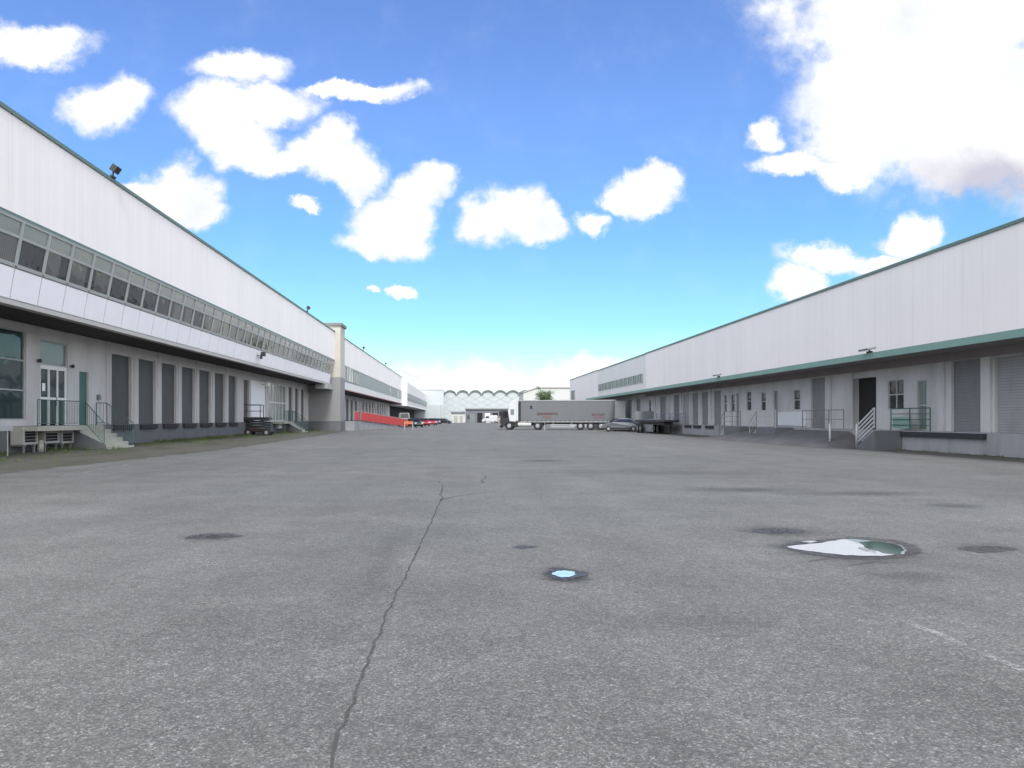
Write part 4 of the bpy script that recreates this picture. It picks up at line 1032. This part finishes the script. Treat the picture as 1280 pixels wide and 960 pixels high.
# warm the low sky into a clear cyan-white, keep the deep blue above
tint = ramp(nt, sp.outputs[2], [(0.0, (.90, .97, .93)), (.07, (.76, .92, .87)), (.12, (.58, .88, .85)), (.17, (.60, .88, .90)), (.24, (.60, .89, 1.03)), (.375, (.78, .96, 1.3)), (.7, (.76, .90, 1.24))])
skyc = mixc(nt, 1.0, sky.outputs[0], tint, 'MULTIPLY')
cv = N(nt, 'ShaderNodeCombineXYZ'); L(nt, u, cv.inputs[0]); L(nt, v, cv.inputs[1])
wn = N(nt, 'ShaderNodeTexNoise'); wn.inputs['Scale'].default_value = 8; wn.inputs['Detail'].default_value = 8; wn.inputs['Roughness'].default_value = .62; L(nt, cv.outputs[0], wn.inputs['Vector'])
ws = N(nt, 'ShaderNodeVectorMath', operation='SUBTRACT'); L(nt, wn.outputs['Color'], ws.inputs[0]); ws.inputs[1].default_value = (.5, .5, .5)
wc = N(nt, 'ShaderNodeVectorMath', operation='SCALE'); L(nt, ws.outputs[0], wc.inputs[0]); wc.inputs['Scale'].default_value = .11
wv = N(nt, 'ShaderNodeVectorMath', operation='ADD'); L(nt, cv.outputs[0], wv.inputs[0]); L(nt, wc.outputs[0], wv.inputs[1])
CL = [(138, 128, 48, 34), (270, 140, 55, 38), (300, 168, 60, 34), (335, 192, 45, 20), (330, 125, 70, 22), (385, 182, 38, 26), (412, 170, 34, 26), (432, 200, 44, 26), (460, 218, 28, 30),
      (543, 222, 28, 26), (520, 245, 40, 30), (488, 275, 48, 34), (475, 300, 52, 22), (508, 300, 32, 24), (232, 238, 46, 34), (200, 246, 52, 26), (252, 258, 36, 20), (170, 238, 30, 14),
      (378, 254, 24, 9), (603, 278, 36, 28), (640, 262, 46, 34), (668, 280, 42, 22), (690, 272, 24, 22), (803, 238, 42, 26), (778, 242, 20, 16), (826, 222, 24, 20), (743, 275, 22, 17),
      (1150, 100, 150, 130), (1270, 140, 130, 100), (1070, 180, 72, 46), (990, 205, 50, 18), (962, 165, 26, 20), (1045, 212, 48, 20), (1210, 195, 110, 42), (1180, -20, 220, 140), (1400, 60, 150, 180),
      (1138, 288, 36, 26), (1035, 322, 62, 20), (1095, 322, 60, 12), (1000, 358, 34, 26), (498, 367, 20, 8), (455, 370, 10, 5),
      (620, 484, 130, 34), (710, 482, 110, 30), (540, 486, 70, 24), (800, 500, 200, 24), (450, 110, 80, 12), (300, 84, 60, 22), (40, 50, 70, 24)]
tot = None
for (x, y, rx, ry) in CL:
    mp = N(nt, 'ShaderNodeMapping', vector_type='TEXTURE'); mp.inputs['Location'].default_value = ((x-CX)/F, (CY-y)/F, 0); mp.inputs['Scale'].default_value = (rx*1.36/F, ry*1.36/F, 1)
    L(nt, wv.outputs[0], mp.inputs['Vector'])
    g_ = N(nt, 'ShaderNodeTexGradient', gradient_type='SPHERICAL'); L(nt, mp.outputs[0], g_.inputs[0])
    tot = g_.outputs['Fac'] if tot is None else mth(nt, 'SMOOTH_MAX', tot, g_.outputs['Fac'], .08)
fn = N(nt, 'ShaderNodeTexNoise'); fn.inputs['Scale'].default_value = 15; fn.inputs['Detail'].default_value = 8; fn.inputs['Roughness'].default_value = .6; L(nt, cv.outputs[0], fn.inputs['Vector'])
fld = mth(nt, 'ADD', tot, mth(nt, 'MULTIPLY', mth(nt, 'MULTIPLY_ADD', fn.outputs['Fac'], 1.15, -.6), mth(nt, 'MINIMUM', mth(nt, 'MULTIPLY', tot, 3.2), 1.0)))
cl = N(nt, 'ShaderNodeMapRange', interpolation_type='SMOOTHSTEP'); cl.inputs['From Min'].default_value = .04; cl.inputs['From Max'].default_value = .50; L(nt, fld, cl.inputs['Value'])
front = N(nt, 'ShaderNodeMapRange', interpolation_type='SMOOTHSTEP'); front.inputs['From Min'].default_value = .15; front.inputs['From Max'].default_value = .4; L(nt, sp.outputs[1], front.inputs['Value'])
m1 = mth(nt, 'MULTIPLY', cl.outputs[0], front.outputs[0])
# clouds over the unseen rest of the sky, thickened to light the yard
gn = N(nt, 'ShaderNodeTexNoise'); gn.inputs['Scale'].default_value = 3.2; gn.inputs['Detail'].default_value = 8; gn.inputs['Roughness'].default_value = .58; L(nt, tcn.outputs['Generated'], gn.inputs['Vector'])
m2 = mth(nt, 'MULTIPLY', ramp(nt, gn.outputs['Fac'], [(.40, 0), (.52, 1)]), mth(nt, 'SUBTRACT', 1, front.outputs[0]))
cm = mth(nt, 'MAXIMUM', m1, m2)
# grey-lilac underside of the big cloud
mp = N(nt, 'ShaderNodeMapping', vector_type='TEXTURE'); mp.inputs['Location'].default_value = ((1250-CX)/F, (CY-222)/F, 0); mp.inputs['Scale'].default_value = (130/F, 48/F, 1); L(nt, wv.outputs[0], mp.inputs['Vector'])
gu = N(nt, 'ShaderNodeTexGradient', gradient_type='SPHERICAL'); L(nt, mp.outputs[0], gu.inputs[0])
sn = N(nt, 'ShaderNodeTexNoise'); sn.inputs['Scale'].default_value = 12; sn.inputs['Detail'].default_value = 6; L(nt, cv.outputs[0], sn.inputs['Vector'])
CB = 13.0
CF = 6.2
shade = mixc(nt, ramp(nt, sn.outputs['Fac'], [(.42, 0), (.72, 1)]), (CF*.99, CF, CF*1.0), (CF*.80, CF*.83, CF*.88))
shade = mixc(nt, front.outputs[0], (16.5, 16.2, 15.8), shade)  # clouds out of view made far brighter than those ahead, as added light
shade = mixc(nt, mth(nt, 'MULTIPLY', ramp(nt, gu.outputs['Fac'], [(0.05, 0), (.7, 1)]), front.outputs[0]), shade, (CF*.58, CF*.57, CF*.67))
final = mixc(nt, cm, skyc, shade)
L(nt, final, bg.inputs['Color']); bg.inputs['Strength'].default_value = .1

sd = bpy.data.lights.new('sun', 'SUN'); sd.energy = 1.7; sd.angle = R(12); sd.color = (1, .96, .9)
so = bpy.data.objects.new('sun', sd); COL.objects.link(so)
dv = Vector((math.sin(R(SUN_AZ))*math.cos(R(SUN_EL)), math.cos(R(SUN_AZ))*math.cos(R(SUN_EL)), math.sin(R(SUN_EL))))
so.rotation_euler = dv.to_track_quat('Z', 'Y').to_euler(); so.location = dv * 60

cam = bpy.data.cameras.new('camera'); co = bpy.data.objects.new('camera', cam); COL.objects.link(co)
cam.sensor_width = 36; cam.lens = F/1280*36; cam.shift_x = (640-CX)/1280; cam.shift_y = (CY-480)/1280; cam.clip_end = 5000; cam.clip_start = .1
co.location = (0, 0, H); co.rotation_euler = (R(90), 0, 0); S.camera = co
S.render.resolution_x, S.render.resolution_y = 1024, 768
S.view_settings.view_transform = 'Standard'; S.view_settings.look = 'None'; S.view_settings.gamma = 1; S.view_settings.exposure = 0.88
S.render.engine = 'CYCLES'
